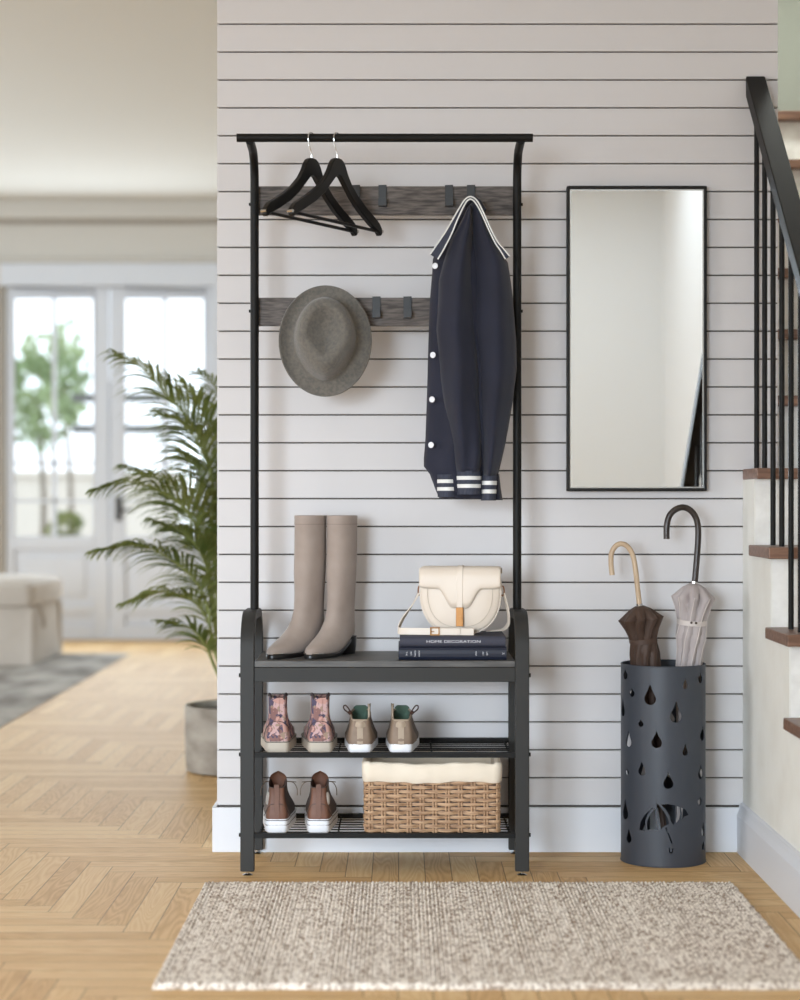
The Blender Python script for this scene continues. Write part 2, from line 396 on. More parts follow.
# far living-room wall with french doors
DX = lambda px: (px-400)*12.6/FPX
DZ = lambda py: CAMZ-(py-500)*12.6/FPX
dx0, dxm, dx1 = DX(4), DX(108.5), DX(213)
dtop = DZ(286)
wall_hole('wall_garden', 'y', YF, XL, XR, [(dx0, dx1, 0, dtop)], M['cornice'], 0.15)
c = MB()  # crown moulding: stepped profile, picture rail, door casing
c.box((XL, YF-0.10, DZ(220)), (XR, YF, HC)).box((XL, YF-0.04, DZ(263)), (XR, YF, DZ(259)))
struct(c.build('trim_1', M['cornice'], bevel=0.008))
c = MB(); c.box((XL, YF-0.014, DZ(224.5)), (XR, YF, DZ(220.2))); struct(c.build('trim_2', M['taupe_wall']))
c = MB(); c.box((dx0-0.02, YF-0.03, dtop), (dx1+0.12, YF, DZ(263.5))); c.box((dx1, YF-0.03, 0), (dx1+0.12, YF, dtop)); struct(c.build('trim_3', M['door'], bevel=0.004))
c = MB().box((XL, YF-0.02, 0), (dx0-0.02, YF, dtop)); struct(c.build('trim_4', M['taupe_wall']))
def french_door(name, x0, x1, gx0, gx1, handle):
    y0, y1 = YF+0.03, YF+0.075
    g0, g1 = DZ(536), DZ(298)
    b = MB()
    b.box((x0, y0, 0.004), (gx0, y1, dtop-0.004)).box((gx1, y0, 0.004), (x1, y1, dtop-0.004))
    b.box((gx0, y0, g1), (gx1, y1, dtop-0.004)).box((gx0, y0, 0.004), (gx1, y1, 0.10)).box((gx0, y0, g0-0.09), (gx1, y1, g0))
    b.box((gx0, y0+0.02, 0.10), (gx1, y1-0.005, g0-0.09))
    mz = DZ(575)
    b.box((gx0, y0, mz-0.26), (gx1, y1, mz-0.20))
    d = struct(b.build(name, M['door'], bevel=0.006))
    mb = MB(); xm = (gx0+gx1)/2
    mb.box((xm-0.014, y0+0.008, g0), (xm+0.014, y1-0.008, g1))
    for py in (463, 501): mb.box((gx0, y0+0.008, DZ(py)-0.011), (gx1, y1-0.008, DZ(py)+0.011))
    mb.build('glazing_bar', M['door'], d)
    MB().box((gx0, y0+0.018, g0), (gx1, y0+0.024, g1)).build('glass_pane', M['glass'], d)
    for (za, zb) in ((0.16, mz-0.32), (mz-0.14, g0-0.14)):
        if zb-za > 0.05:
            p = MB().box((gx0+0.06, y0+0.008, za), (gx1-0.06, y0+0.022, zb)); p.build('raised_panel', M['door'], d, bevel=0.006)
    if handle:
        h = MB(); hx = x0+0.06; h.box((hx-0.02, y0-0.01, 0.80), (hx+0.02, y0, 0.96)); h.tube([(hx, y0-0.01, 0.87), (hx, y0-0.06, 0.87), (hx+0.11, y0-0.06, 0.87)], 0.011)
        h.build('door_handle', M['handle_dark'], d, smooth=True)
french_door('door_1', dx0+0.005, dxm-0.004, DX(13), DX(93), False)
french_door('door_2', dxm+0.004, dx1-0.005, DX(124), DX(204), True)

# ------------------------------------------------------------------ garden beyond the doors
struct(MB().box((-14, YF+0.15, -0.12), (8, 30, -0.02)).build('terrace_ground', M['terrace']))
gw = MB().box((-8, 12.6, -0.02), (4, 12.8, 1.15)).box((-8, 12.56, 1.15), (4, 12.84, 1.21)); tag(gw.build('garden_wall', M['garden_wall'], bevel=0.01), 'low pale rendered garden wall seen through the french doors', 'wall')
fx0, fx1, fy = at(72, 400, 10.2)[0], at(240, 400, 10.2)[0], 10.2
fence = thing('garden_rail', 'grey metal garden frame with two horizontal bars seen through the french doors', 'fence', (fx0, fy, -0.02))
for py in (398, 429):
    z = at(100, py, fy)[1]; lift(MB().box((fx0, fy-0.02, z-0.035), (fx1, fy+0.02, z+0.035)).build('rail', M['fence'], fence, bevel=0.004), fence.location)
for x in (at(106, 400, fy)[0], fx1-0.05):
    lift(MB().box((x, fy-0.025, -0.02), (x+0.05, fy+0.025, 1.9)).build('post', M['fence'], fence, bevel=0.004), fence.location)
gpx, gpz = at(65, 520, 9.2)
gp = thing('garden_planter', 'small dark planter with clipped bush outside the left french door', 'planter', (gpx, 9.2, -0.02))
MB().lathe([(0.07, 0.0), (0.09, 0.02), (0.11, 0.62), (0.10, 0.63), (0.09, 0.60)], seg=24).build('pot', M['handle_dark'], gp, smooth=True)
gb = MB(); r9 = random.Random(4)
for _ in range(260):
    d_ = Vector((r9.uniform(-1, 1), r9.uniform(-1, 1), r9.uniform(-1, 1))).normalized(); c_ = Vector((0, 0, 0.74))+d_*r9.uniform(0.08, 0.14)
    q_ = Quaternion((r9.uniform(-1, 1), r9.uniform(-1, 1), r9.uniform(-1, 1), r9.uniform(-1, 1))); q_.normalize()
    gb.add([c_+q_@Vector(v)*0.03 for v in ((-1, 0, 0), (0, -0.6, 0.1), (1, 0, 0), (0, 0.6, 0.1))], [(0, 1, 2, 3)])
gb.build('bush', M['leaf'], gp)
def garden_tree(loc, h, cz, rad, n, label):
    t = thing('garden_tree', label, 'tree', loc)
    MB().tube(smooth_path([(0, 0, 0), (0.05, 0, h*0.4), (-0.04, 0.05, cz)], 5), [0.035-0.002*k for k in range(11)], 8).build('trunk', M['bark'], t, smooth=True)
    b = MB(); r = random.Random(int(abs(loc[0])*100))
    for _ in range(n):
        while True:
            p = Vector((r.uniform(-1, 1), r.uniform(-1, 1), r.uniform(-1, 1)))
            if p.length < 1 and (math.sin(p.x*7+loc[0])*math.cos(p.z*6+2) > -0.35): break
        c_ = Vector((p.x*rad[0], p.y*rad[1], cz+p.z*rad[2])); s_ = r.uniform(0.04, 0.08)
        q = Quaternion((r.uniform(-1, 1), r.uniform(-1, 1), r.uniform(-1, 1), r.uniform(-1, 1))); q.normalize()
        b.add([c_+q@Vector(v)*s_ for v in ((-1, 0, 0), (0, -0.5, 0.1), (1, 0, 0), (0, 0.5, 0.1))], [(0, 1, 2, 3)])
    b.build('foliage', M['tree_leaf'], t)
garden_tree((at(38, 400, 11)[0], 11.0, -0.02), 2.4, at(38, 392, 11)[1], (0.33, 0.3, 0.52), 520, 'leafy green tree in front of the garden wall behind the left french door')
garden_tree((at(66, 400, 12)[0], 12.0, -0.02), 2.2, at(66, 372, 12)[1], (0.22, 0.25, 0.5), 260, 'thin leafy tree right of the fuller one behind the left french door')

# ------------------------------------------------------------------ living room rug, ottoman
def rug_mesh(x0, x1, y0, y1, th, nx, ny, fn, zoff=0.0):
    b = MB(); vs = []; fs = []
    for j in range(ny+1):
        for i in range(nx+1):
            x = x0+(x1-x0)*i/nx; y = y0+(y1-y0)*j/ny
            e = min(i, nx-i, j, ny-j); dz = 0 if e > 1 else (-0.35*th if e == 1 else -0.75*th)
            dx, dy, dzz = fn(x, y, i, j)
            vs.append((x+dx, y+dy, th+dzz+dz))
    for j in range(ny):
        for i in range(nx): a = j*(nx+1)+i; fs.append((a, a+1, a+nx+2, a+nx+1))
    b.add(vs, fs)
    n = len(vs); rim = [i for i in range(nx+1)]+[(j*(nx+1)+nx) for j in range(1, ny+1)]+[ny*(nx+1)+i for i in range(nx-1, -1, -1)]+[j*(nx+1) for j in range(ny-1, 0, -1)]
    b.V += [(b.V[k][0], b.V[k][1], 0.0005) for k in rim]
    m_ = len(rim)
    for k in range(m_): l = (k+1) % m_; b.F.append((rim[l], rim[k], n+k, n+l))
    b.F.append(tuple(n+k for k in reversed(range(m_))))
    return b
rr = random.Random(3)
gx0, gx1, gy0, gy1 = -4.6, -1.645, 1.9, 6.45
rg = rug_mesh(0, gx1-gx0, 0, gy1-gy0, 0.012, 60, 90, lambda x, y, i, j: (0, 0, rr.uniform(-0.0008, 0.0008)))
o = tag(rg.build('area_rug', M['rug_grey'], smooth=True), 'large grey flatweave rug under the white ottoman', 'rug'); o.location = (gx0, gy0, 0)
ox1, oy0 = at(31, 667, 5.50)[0], 5.50
ot = thing('ottoman', 'white slipcovered ottoman on the grey rug by the french doors', 'ottoman', (ox1-0.5, oy0+0.45, 0.0140))
s = MB()
def rsq(hx, hy, r, z, n=6):
    out = []
    for cx, cy, a0 in ((hx-r, hy-r, 0), (-hx+r, hy-r, PI/2), (-hx+r, -hy+r, PI), (hx-r, -hy+r, 3*PI/2)):
        for k in range(n+1):
            a = a0+PI/2*k/n; out.append((cx+r*math.cos(a), cy+r*math.sin(a), z))
    return out
s.loft([rsq(0.51, 0.46, 0.03, 0.0), rsq(0.50, 0.45, 0.03, 0.15), rsq(0.49, 0.44, 0.03, 0.335)]); s.build('skirt', M['slip'], ot, smooth=True)
s = MB().loft([rsq(0.49, 0.44, 0.03, 0.325), rsq(0.515, 0.465, 0.05, 0.335), rsq(0.52, 0.47, 0.06, 0.40), rsq(0.515, 0.465, 0.06, 0.445), rsq(0.49, 0.44, 0.06, 0.468), rsq(0.40, 0.36, 0.06, 0.48), rsq(0.2, 0.18, 0.06, 0.484)])
s.build('cushion_lid', M['slip'], ot, smooth=True)
for sx in (-1, 1):
    for sy in (-1, 1):
        MB().box((sx*0.49-0.012, sy*0.44-0.03, 0.001), (sx*0.49+0.022*(1 if sx > 0 else 0.2), sy*0.44+0.03, 0.32)).build('pleat', M['slip'], ot, bevel=0.004)
MB().tube(smooth_path([(0.512, -0.30, 0.345), (0.53, -0.24, 0.25), (0.525, -0.20, 0.20)], 5), 0.012, 8).build('fabric_tie', M['slip'], ot, smooth=True)

# ------------------------------------------------------------------ staircase
SX = 0.915
RIS = [(4.874-0.22*k-5.03, 1.02-0.198*k) for k in range(-6, 5)]   # (riser face y, top of its tread)
st = thing('staircase', 'straight stair with brown wooden treads and white risers at the right edge', 'staircase', (SX, RIS[-1][0], 0))
for (ry, tz) in RIS:
    x0 = SX if ry < -0.1 else WX1+0.002
    zb = max(tz-0.198, 0.002) if tz > 0.25 else 0.002
    yb = ry+0.22
    MBr = MB().box((x0+(0.004 if x0 == SX else 0), ry, zb-0.0 if zb > 0.01 else 0.002), (XR-0.002, ry+0.02, tz-0.028)); lift(MBr.build('riser', M['riser'], st), st.location)
    t0 = ry-0.048
    if x0 == SX:
        y1 = min(yb, -0.001)
        b = MB().box((SX-(0.014 if ry < -0.2 else 0.001), t0, tz-0.028), (XR-0.002, y1, tz))
        if yb > 0: b.box((WX1+0.002, y1, tz-0.028), (XR-0.002, yb, tz))
    else: b = MB().box((x0, t0, tz-0.028), (XR-0.002, yb, tz))
    lift(b.build('tread', M['tread'], st, bevel=0.003), st.location)
b = MB(); vs = []
for k, (ry, tz) in enumerate(RIS):
    if ry < -0.1:
        y1 = min(ry+0.22, -0.001)
        b.box((SX, ry+0.0, 0.001), (SX+0.004, y1, tz-0.028))
lift(b.build('side_panel', M['plaster'], st), st.location)
y_end = RIS[-1][0]
prof = [(0.0, 0.0), (0.018, 0.0), (0.018, 0.10), (0.012, 0.115), (0.008, 0.128), (0.0, 0.132)]
b = MB(); n = len(prof)
b.add([(SX-0.0005-p, y_end-0.002, z) for p, z in prof]+[(SX-0.0005-p, -0.001, z) for p, z in prof], [tuple(range(n)), tuple(reversed(range(n, 2*n)))]+[(k, k+n, (k+1) % n+n, (k+1) % n) for k in range(n)])
struct(b.build('baseboard_right', M['base']))
rl = thing('stair_railing', 'black metal stair railing with a sloping flat handrail and round balusters', 'railing', (0.947, -0.03, 1.02))
slope = 0.198/0.22
ztop = lambda y: 2.02+slope*(y+0.03)
for k in range(0, 11):
    y = -0.025-0.11*k
    tz = 1.02
    for (ry, tt) in RIS:
        if y >= ry-0.03 and y < ry+0.19: tz = tt
    lift(MB().tube([(0.947, y, tz+0.001), (0.947, y, ztop(y)-0.02)], 0.0068, 12).build('baluster', M['black'], rl, smooth=True), rl.location)
ya, yb_ = -1.25, -0.008
b = MB(); hw, hh = 0.026, 0.028
b.add([(0.947+sx*hw, y, ztop(y)+sz*hh) for y in (ya, yb_) for sx, sz in ((-1, -1), (1, -1), (1, 1), (-1, 1))],
      [(0, 1, 2, 3), (7, 6, 5, 4), (0, 4, 5, 1), (1, 5, 6, 2), (2, 6, 7, 3), (3, 7, 4, 0)])
lift(b.build('handrail', M['black'], rl, bevel=0.003), rl.location)

# ------------------------------------------------------------------ entry rug
rr = random.Random(11)
ex0, ex1, ey0, ey1 = -0.475, 0.807, 3.605-5.03, 4.567-5.03
colph = [rr.uniform(0, 6.28) for _ in range(800)]
def weave(x, y, i, j):
    c_ = int(x/0.0088); ph = colph[c_ % 800]
    a = abs(math.sin(PI*x/0.0088))**0.7; bb_ = 0.5+0.5*math.sin(2*PI*y/0.013+ph)
    e = 0.0025*(math.sin(y*90+x*31)+rr.uniform(-1, 1)) if (i == 0 or j == 0 or i > 428 or j > 338) else 0
    return (e*0.6, e*0.6, 0.0058*a*bb_+rr.uniform(-0.0006, 0.0006)-0.001)
rg = rug_mesh(0, ex1-ex0, 0, ey1-ey0, 0.012, 430, 340, weave)
o = tag(rg.build('entry_rug', M['rug'], smooth=True, angle=180), 'beige woven wool rug on the parquet in front of the shoe bench', 'rug'); o.location = (ex0, ey0, 0)

# ------------------------------------------------------------------ hall tree
HX, HW = -0.038, 0.343
rack = thing('hall_tree', 'tall black coat rack with bench seat, two wire shoe shelves and two hook boards', 'coat rack', (HX, -0.17, 0))
L = rack.location.copy()
def rk(o): return lift(o, L)
fy0, fy1, ftop, R_ = -0.319, -0.030, 0.646, 0.085
path = [(fy0, 0.011), (fy0, ftop-R_)]
for k in range(1, 9): a = PI-PI/2*k/8; path.append((fy0+R_+R_*math.cos(a), ftop-R_+R_*math.sin(a)))
for k in range(0, 9): a = PI/2-PI/2*k/8; path.append((fy1-R_+R_*math.cos(a), ftop-R_+R_*math.sin(a)))
path.append((fy1, 0.011))
for s_ in (-1, 1):
    xc = HX+s_*HW; rings = []
    for i, (y, z) in enumerate(path):
        p0 = path[max(i-1, 0)]; p1 = path[min(i+1, len(path)-1)]
        ty, tz = p1[0]-p0[0], p1[1]-p0[1]; l_ = math.hypot(ty, tz); ny, nz = -tz/l_, ty/l_
        t = 0.011
        rings.append([(xc-0.0175, y-ny*t, z-nz*t), (xc+0.0175, y-ny*t, z-nz*t), (xc+0.0175, y+ny*t, z+nz*t), (xc-0.0175, y+ny*t, z+nz*t)])
    rk(MB().loft(rings).build('side_frame', M['rack'], rack, smooth=True, bevel=0.0025))
    # clothes pole with forward bend
    xf = xc; xc = HX+0.0015+s_*(HW-0.0045)
    pp = [(xc, -0.17, ftop-0.004), (xc, -0.17, 1.2), (xc, -0.17, 1.755)]
    for k in range(1, 9): a = PI/2*k/8; pp.append((xc, -0.17-0.075*(1-math.cos(a)), 1.755+0.075*math.sin(a)))
    pp += [(xc, -0.29, 1.833), (xc, -0.326, 1.836)]
    rk(MB().tube(pp, 0.0110, 16).build('pole', M['black'], rack, smooth=True))
    xc = xf
    for y in (fy0, fy1):
        f = MB().lathe([(0.004, 0.0035), (0.004, 0.013)], (xc, y, 0), 12).lathe([(0.012, 0.0), (0.013, 0.002), (0.006, 0.005)], (xc, y, 0), 20)
        rk(f.build('levelling_foot', M['chrome'], rack, smooth=True))
    for z in (0.500, 0.302, 0.101):
        rk(MB().tube([(xc+s_*0.017, fy0, z), (xc+s_*0.0215, fy0, z)], 0.005, 12).build('bolt', M['black'], rack, smooth=True))
    for z in (1.70, 1.425):
        xp = HX+0.0015+s_*(HW-0.0045)
        rk(MB().tube([(xp+s_*0.0105, -0.17, z), (xp+s_*0.0145, -0.17, z)], 0.004, 10).build('bolt', M['black'], rack, smooth=True))
rk(MB().tube([(HX-0.369, -0.33, 1.841), (HX+0.369, -0.33, 1.841)], 0.0105, 20).build('top_rail', M['black'], rack, smooth=True))
xi0, xi1 = HX-HW+0.0175, HX+HW-0.0175
rk(MB().box((xi0, -0.326, 0.5205), (xi1, -0.022, 0.5365)).build('bench_seat', M['seat'], rack, bevel=0.0015))
ap = MB().box((xi0, -0.327, 0.484), (xi1, -0.307, 0.5200)).box((xi0, -0.042, 0.484), (xi1, -0.022, 0.5200)).box((xi0, -0.307, 0.490), (xi0+0.015, -0.042, 0.5200)).box((xi1-0.015, -0.307, 0.490), (xi1, -0.042, 0.5200))
rk(ap.build('bench_frame', M['rack'], rack, bevel=0.0015))
for z in (0.302, 0.101):
    b = MB()
    b.box((xi0, -0.327, z-0.007), (xi1, -0.315, z+0.005)).box((xi0, -0.034, z-0.007), (xi1, -0.022, z+0.005))
    for k in range(1, 8): y = -0.318+0.036*k; b.tube([(xi0+0.008, y, z+0.0005), (xi1-0.008, y, z+0.0005)], 0.0016, 8)
    for x in (xi0+0.012, HX-0.118, HX+0.118, xi1-0.012): b.tube([(x, -0.318, z-0.0035), (x, -0.03, z-0.0035)], 0.0024, 8)
    rk(b.build('wire_shelf', M['black'], rack, smooth=True))
def hook_mb(px, ztop_, yf):
    x = (px-400)*(yf-CAMY)/FPX; b = MB()
    b.box((x-0.0105, yf-0.004, ztop_-0.052), (x+0.0105, yf, ztop_+0.003)).box((x-0.0105, yf-0.004, ztop_), (x+0.0105, yf+0.006, ztop_+0.003))
    b.box((x-0.0105, yf-0.024, ztop_-0.054), (x+0.0105, yf, ztop_-0.049)).box((x-0.0105, yf-0.026, ztop_-0.054), (x+0.0105, yf-0.022, ztop_-0.034))
    return b
YBF = -0.158
for zt, zb, pxs in ((1.749, 1.675, (356, 382.5, 449, 471)), (1.461, 1.388, (326, 376.5, 407.5))):
    bd = rk(MB().box((HX-HW+0.007, YBF, zb), (HX+HW-0.007, YBF+0.014, zt)).build('hook_board', M['board'], rack, bevel=0.001))
    for px in pxs:
        h = hook_mb(px, zt, YBF).build('hook', M['hook'], bd, bevel=0.0008); 

# ------------------------------------------------------------------ coat hangers on the rail
def hanger(label, px):
    x = (px-400)*4.70/FPX
    h = thing('coat_hanger', label, 'hanger', (x, -0.33, 1.841), math.atan2(0.172, 0.104), 'black hangers on the top rail')
    o_ = -0.051
    half = [(0, 0), (0.012, -0.001), (0.022, -0.006), (0.032, -0.018), (0.042, -0.036), (0.058, -0.056), (0.09, -0.082), (0.13, -0.106), (0.17, -0.126), (0.192, -0.138), (0.203, -0.150), (0.205, -0.166), (0.197, -0.171), (0.188, -0.163), (0.15, -0.146), (0.10, -0.120), (0.06, -0.092), (0.03, -0.064), (0.010, -0.046), (0, -0.043)]
    poly = [(x_, z+o_) for x_, z in half]+[(-x_, z+o_) for x_, z in reversed(half[1:-1])]
    b = MB(); n = len(poly)
    bm_ = b.prism(poly, -0.0075, 0.0075); 
    body = b.build('wooden_arms', M['hanger'], h, bevel=0.003, seg=3)
    MB().tube([(-0.190, 0, -0.159+o_), (0.190, 0, -0.159+o_)], 0.0042, 10).build('trouser_bar', M['hanger'], h, smooth=True)
    r_ = 0.0150
    hp = [(0, 0, o_-0.004), (0, 0, o_+0.012), (-0.004, 0, o_+0.020), (-0.012, 0, o_+0.034), (-r_, 0, -0.004)]
    for k in range(1, 12): a = PI-PI*1.08*k/11; hp.append((r_*math.cos(a), 0, r_*math.sin(a)-0.002))
    MB().tube(hp, 0.0015, 8).build('wire_hook', M['chrome'], h, smooth=True)
    for s_ in (-1, 1):
        MB().tube([(s_*0.205, -0.0078, o_-0.158), (s_*0.205, 0.0078, o_-0.158)], 0.004, 8).build('end_stud', M['chrome'], h, smooth=True)
    return h
hanger('black wooden coat hanger, left of the two on the top rail', 311.5)
hanger('black wooden coat hanger, right of the two on the top rail', 337)

# ------------------------------------------------------------------ fedora
hc = P3(325.5, 341.5, -0.192)
hat = thing('fedora_hat', 'grey felt fedora hanging crown outward on the lower hook board', 'hat', hc)
def hat_ring(ax, bu, bd, cx, cv, wv, k=0.0, n=64, curl=None):
    out = []
    for i in range(n):
        a = 2*PI*i/n; x = math.cos(a); v = math.sin(a)
        kk = 1-k*max(0, -v)**1.5 if v < 0 else 1
        w_ = wv if curl is None else curl(a)
        out.append((cx+ax*x*kk, -w_, cv+(bu if v > 0 else bd)*v))
    return out
rings = [hat_ring(0.1195, 0.144, 0.142, 0, 0, 0, curl=lambda a: 0.010+0.008*math.cos(2*a)), hat_ring(0.1145, 0.138, 0.136, 0, 0, 0, curl=lambda a: 0.004+0.007*math.cos(2*a)),
         hat_ring(0.1, 0.122, 0.122, 0, 0, 0.002), hat_ring(0.086, 0.114, 0.108, -0.001, 0.001, 0.003, 0.12),
         hat_ring(0.080, 0.110, 0.103, -0.001, 0.002, 0.006, 0.18), hat_ring(0.0765, 0.1065, 0.100, -0.001, 0.002, 0.016, 0.22),
         hat_ring(0.073, 0.103, 0.096, 0.000, 0.003, 0.045, 0.30), hat_ring(0.069, 0.098, 0.088, 0.001, 0.004, 0.075, 0.40),
         hat_ring(0.062, 0.090, 0.076, 0.002, 0.006, 0.094, 0.46), hat_ring(0.054, 0.080, 0.064, 0.003, 0.008, 0.101, 0.5),
         hat_ring(0.045, 0.068, 0.052, 0.003, 0.011, 0.096, 0.5), hat_ring(0.034, 0.052, 0.040, 0.003, 0.014, 0.080, 0.5),
         hat_ring(0.020, 0.034, 0.028, 0.003, 0.016, 0.070, 0.4), hat_ring(0.006, 0.012, 0.010, 0.003, 0.018, 0.067)]
b = MB().loft(rings, False, True); o = b.build('crown_and_brim', M['felt'], hat, smooth=True, angle=180)
sm = o.modifiers.new('solid', 'SOLIDIFY'); sm.thickness = 0.0028; sm.offset = -1
b = MB().loft([hat_ring(0.0792, 0.1092, 0.1022, -0.001, 0.002, 0.0075, 0.185), hat_ring(0.0778, 0.1078, 0.1010, -0.001, 0.002, 0.0175, 0.225), hat_ring(0.0745, 0.105, 0.098, -0.0005, 0.0025, 0.033, 0.27)], False, False)
o = b.build('hat_band', M['felt'], hat, smooth=True, angle=180)

# ------------------------------------------------------------------ varsity jacket
JY = -0.23
jk = thing('varsity_jacket', 'navy button jacket with white striped collar and cuffs hanging from a hook', 'jacket', P3(470.5, 205, -0.20))
JL = jk.location.copy()
def rowtube(rows, yback, yfront, nf=18, fold=None, yref=JY, power=0.6):
    """rows: (py, pxl, pxr[, depth factor])"""
    rings = []; dense = []
    for a, b_ in zip(rows, rows[1:]):
        m_ = max(1, int(abs(b_[0]-a[0])/5))
        for k in range(m_):
            t = k/m_; dense.append(tuple(x+(y-x)*t for x, y in zip(a, b_)))
    dense.append(rows[-1])
    for r in dense:
        py, xl, xr = r[:3]; df = r[3] if len(r) > 3 else 1.0
        ring = []; XL_, z = at(xl, py, yref); XR_, _ = at(xr, py, yref)
        for k in range(nf+1):
            t = k/nf; bulge = math.sin(PI*t)**power if 0 < t < 1 else 0
            y = yback+(yfront-yback)*(0.12+0.88*bulge)*df
            x = XL_+(XR_-XL_)*t
            if fold: dx, dy = fold(t, py); x += dx; y += dy*bulge
            ring.append((x, y, z))
        for k in range(nf, -1, -1):
            t = k/nf; ring.append((XL_+(XR_-XL_)*t, yback, z-0.0001))
        rings.append(ring)
    return MB().loft(rings)
body = rowtube([(203, 467, 475, .6), (212, 459, 482, .8), (225, 449, 489), (245, 437, 499), (258, 433, 507), (270, 432.5, 510), (300, 430, 512.5), (345, 428.5, 514), (400, 427, 512), (440, 425.5, 507), (458, 424, 503), (466, 424, 501), (474, 430, 499), (490, 436, 500), (499, 440, 503, .8)], -0.187, -0.238,
               fold=lambda t, py: (0, 0.006*math.sin(t*17+py*0.012)))
lift(body.build('body', M['navy'], jk, smooth=True, angle=180), JL)
def fl(t, py): return (0.0012*math.sin(py*0.09), 0.007*math.sin(t*9+py*0.02)+0.004*math.sin(py*0.055+t*4))
sl = rowtube([(207, 468, 471, .5), (222, 460, 472.5), (240, 450, 473), (280, 439, 474), (330, 437, 476), (380, 441, 479.5), (430, 449, 482), (462, 454, 482.5), (472, 456, 481.5)], -0.215, -0.272, fold=fl)
SLV = lift(sl.build('sleeve', M['navy'], jk, smooth=True, angle=180), JL)
sr = rowtube([(204, 470, 476, .5), (216, 471, 483), (232, 471.5, 491), (250, 472.5, 501), (262, 473, 508), (300, 474, 513.5), (340, 475.5, 516.8), (370, 477.5, 516.5), (400, 479.5, 513.5), (430, 481, 508.5), (460, 482, 501.5), (476, 483, 497)], -0.208, -0.268, fold=lambda t, py: (0.0012*math.sin(py*0.07+1), 0.008*math.sin(t*7+py*0.015+2)))
SRV = lift(sr.build('sleeve', M['navy'], jk, smooth=True, angle=180), JL)
def cuff(rows, yb, yf, par):
    (p0, xl0, xr0), (p1, xl1, xr1) = rows
    o = lift(rowtube([(p0, xl0, xr0), (p1, xl1, xr1)], yb, yf, power=0.45).build('cuff', M['rib'], par, smooth=True, angle=60), JL if par is jk else (0, 0, 0))
    for f0, f1 in ((0.22, 0.38), (0.56, 0.72)):
        r = [(p0+(p1-p0)*f, xl0+(xl1-xl0)*f-0.3, xr0+(xr1-xr0)*f+0.3) for f in (f0, f1)]
        s_ = rowtube(r, yb+0.001, yf-0.0015, power=0.45).build('cuff_stripe', M['white_knit'], par, smooth=True, angle=60)
        if par is jk: lift(s_, JL)
    return o
cuff([(471, 455.5, 482), (494.5, 457, 481)], -0.220, -0.268, jk)
cuff([(475.5, 481.5, 497.5), (500.5, 481, 496)], -0.212, -0.262, jk)
o = cuff([(474.5, 436.5, 458), (497, 438, 458.5)], -0.192, -0.243, jk); o.name = 'hem_band'
# tail of the hem behind the right cuff
lift(rowtube([(474, 495, 500), (488, 494, 501.5), (500, 490, 503.5)], -0.19, -0.225).build('hem_corner', M['navy'], jk, smooth=True), JL)
# collar: one striped knit band running up over the hook
cband = [(433.9, 257, .027), (440, 247.5, .025), (448, 234, .020), (455.5, 219, .014), (461.5, 207.5, .011), (466, 200.5, .010), (471, 198.2, .010), (476.5, 202.5, .010), (482.5, 213.5, .009), (489.5, 229, .009), (496, 242, .010), (502, 250, .013), (507.5, 258, .017)]
n0 = len(cband)
P = smooth_path([P3(px, py, -0.252-0.014*math.sin(PI*k/(n0-1))) for k, (px, py, w_) in enumerate(cband)], 5); n_ = len(P)
wl = []
for i in range(n_):
    f = i/5; a_ = min(int(f), n0-2); wl.append(cband[a_][2]+(cband[a_+1][2]-cband[a_][2])*(f-a_))
wd = []
for i in range(n_):
    t = (P[min(i+1, n_-1)]-P[max(i-1, 0)]).normalized(); wd.append(tuple(Vector((0, -1, 0)).cross(t)))
col = lift(MB().ribbon(P, wd, wl, 0.009).build('collar', M['rib'], jk, bevel=0.003), JL)
for e in (-1, 1):
    Q = [p+Vector(wd[i]).normalized()*e*(wl[i]/2-0.0018)+Vector((0, -0.0045, 0)) for i, p in enumerate(P)]
    a0_, b0_ = (0, n_)
    MB().ribbon(Q, wd, 0.0038, 0.003).build('collar_stripe', M['white_knit'], col, bevel=0.001)
lift(MB().tube([P3(463, 207, -0.215), P3(467.5, 200.5, -0.21), P3(472, 198.5, -0.208), P3(478, 202.5, -0.21), P3(483, 211, -0.215)], 0.0095, 10).build('neckline', M['rib'], jk, smooth=True), JL)
for px, py in ((434.6, 266), (432.4, 355), (431.6, 399.5), (430.6, 445)):
    p = P3(px, py, -0.2375)
    d = MB().lathe([(0.0005, 0.0), (0.0065, 0.0), (0.0078, 0.0012), (0.0078, 0.0028), (0.006, 0.004), (0.0005, 0.0044)], (0, 0, 0), 20)
    o = d.build('snap_button', M['button'], jk, smooth=True); o.rotation_euler = (PI/2, 0, -0.5); o.location = p-JL
    o.location.x += 0.002

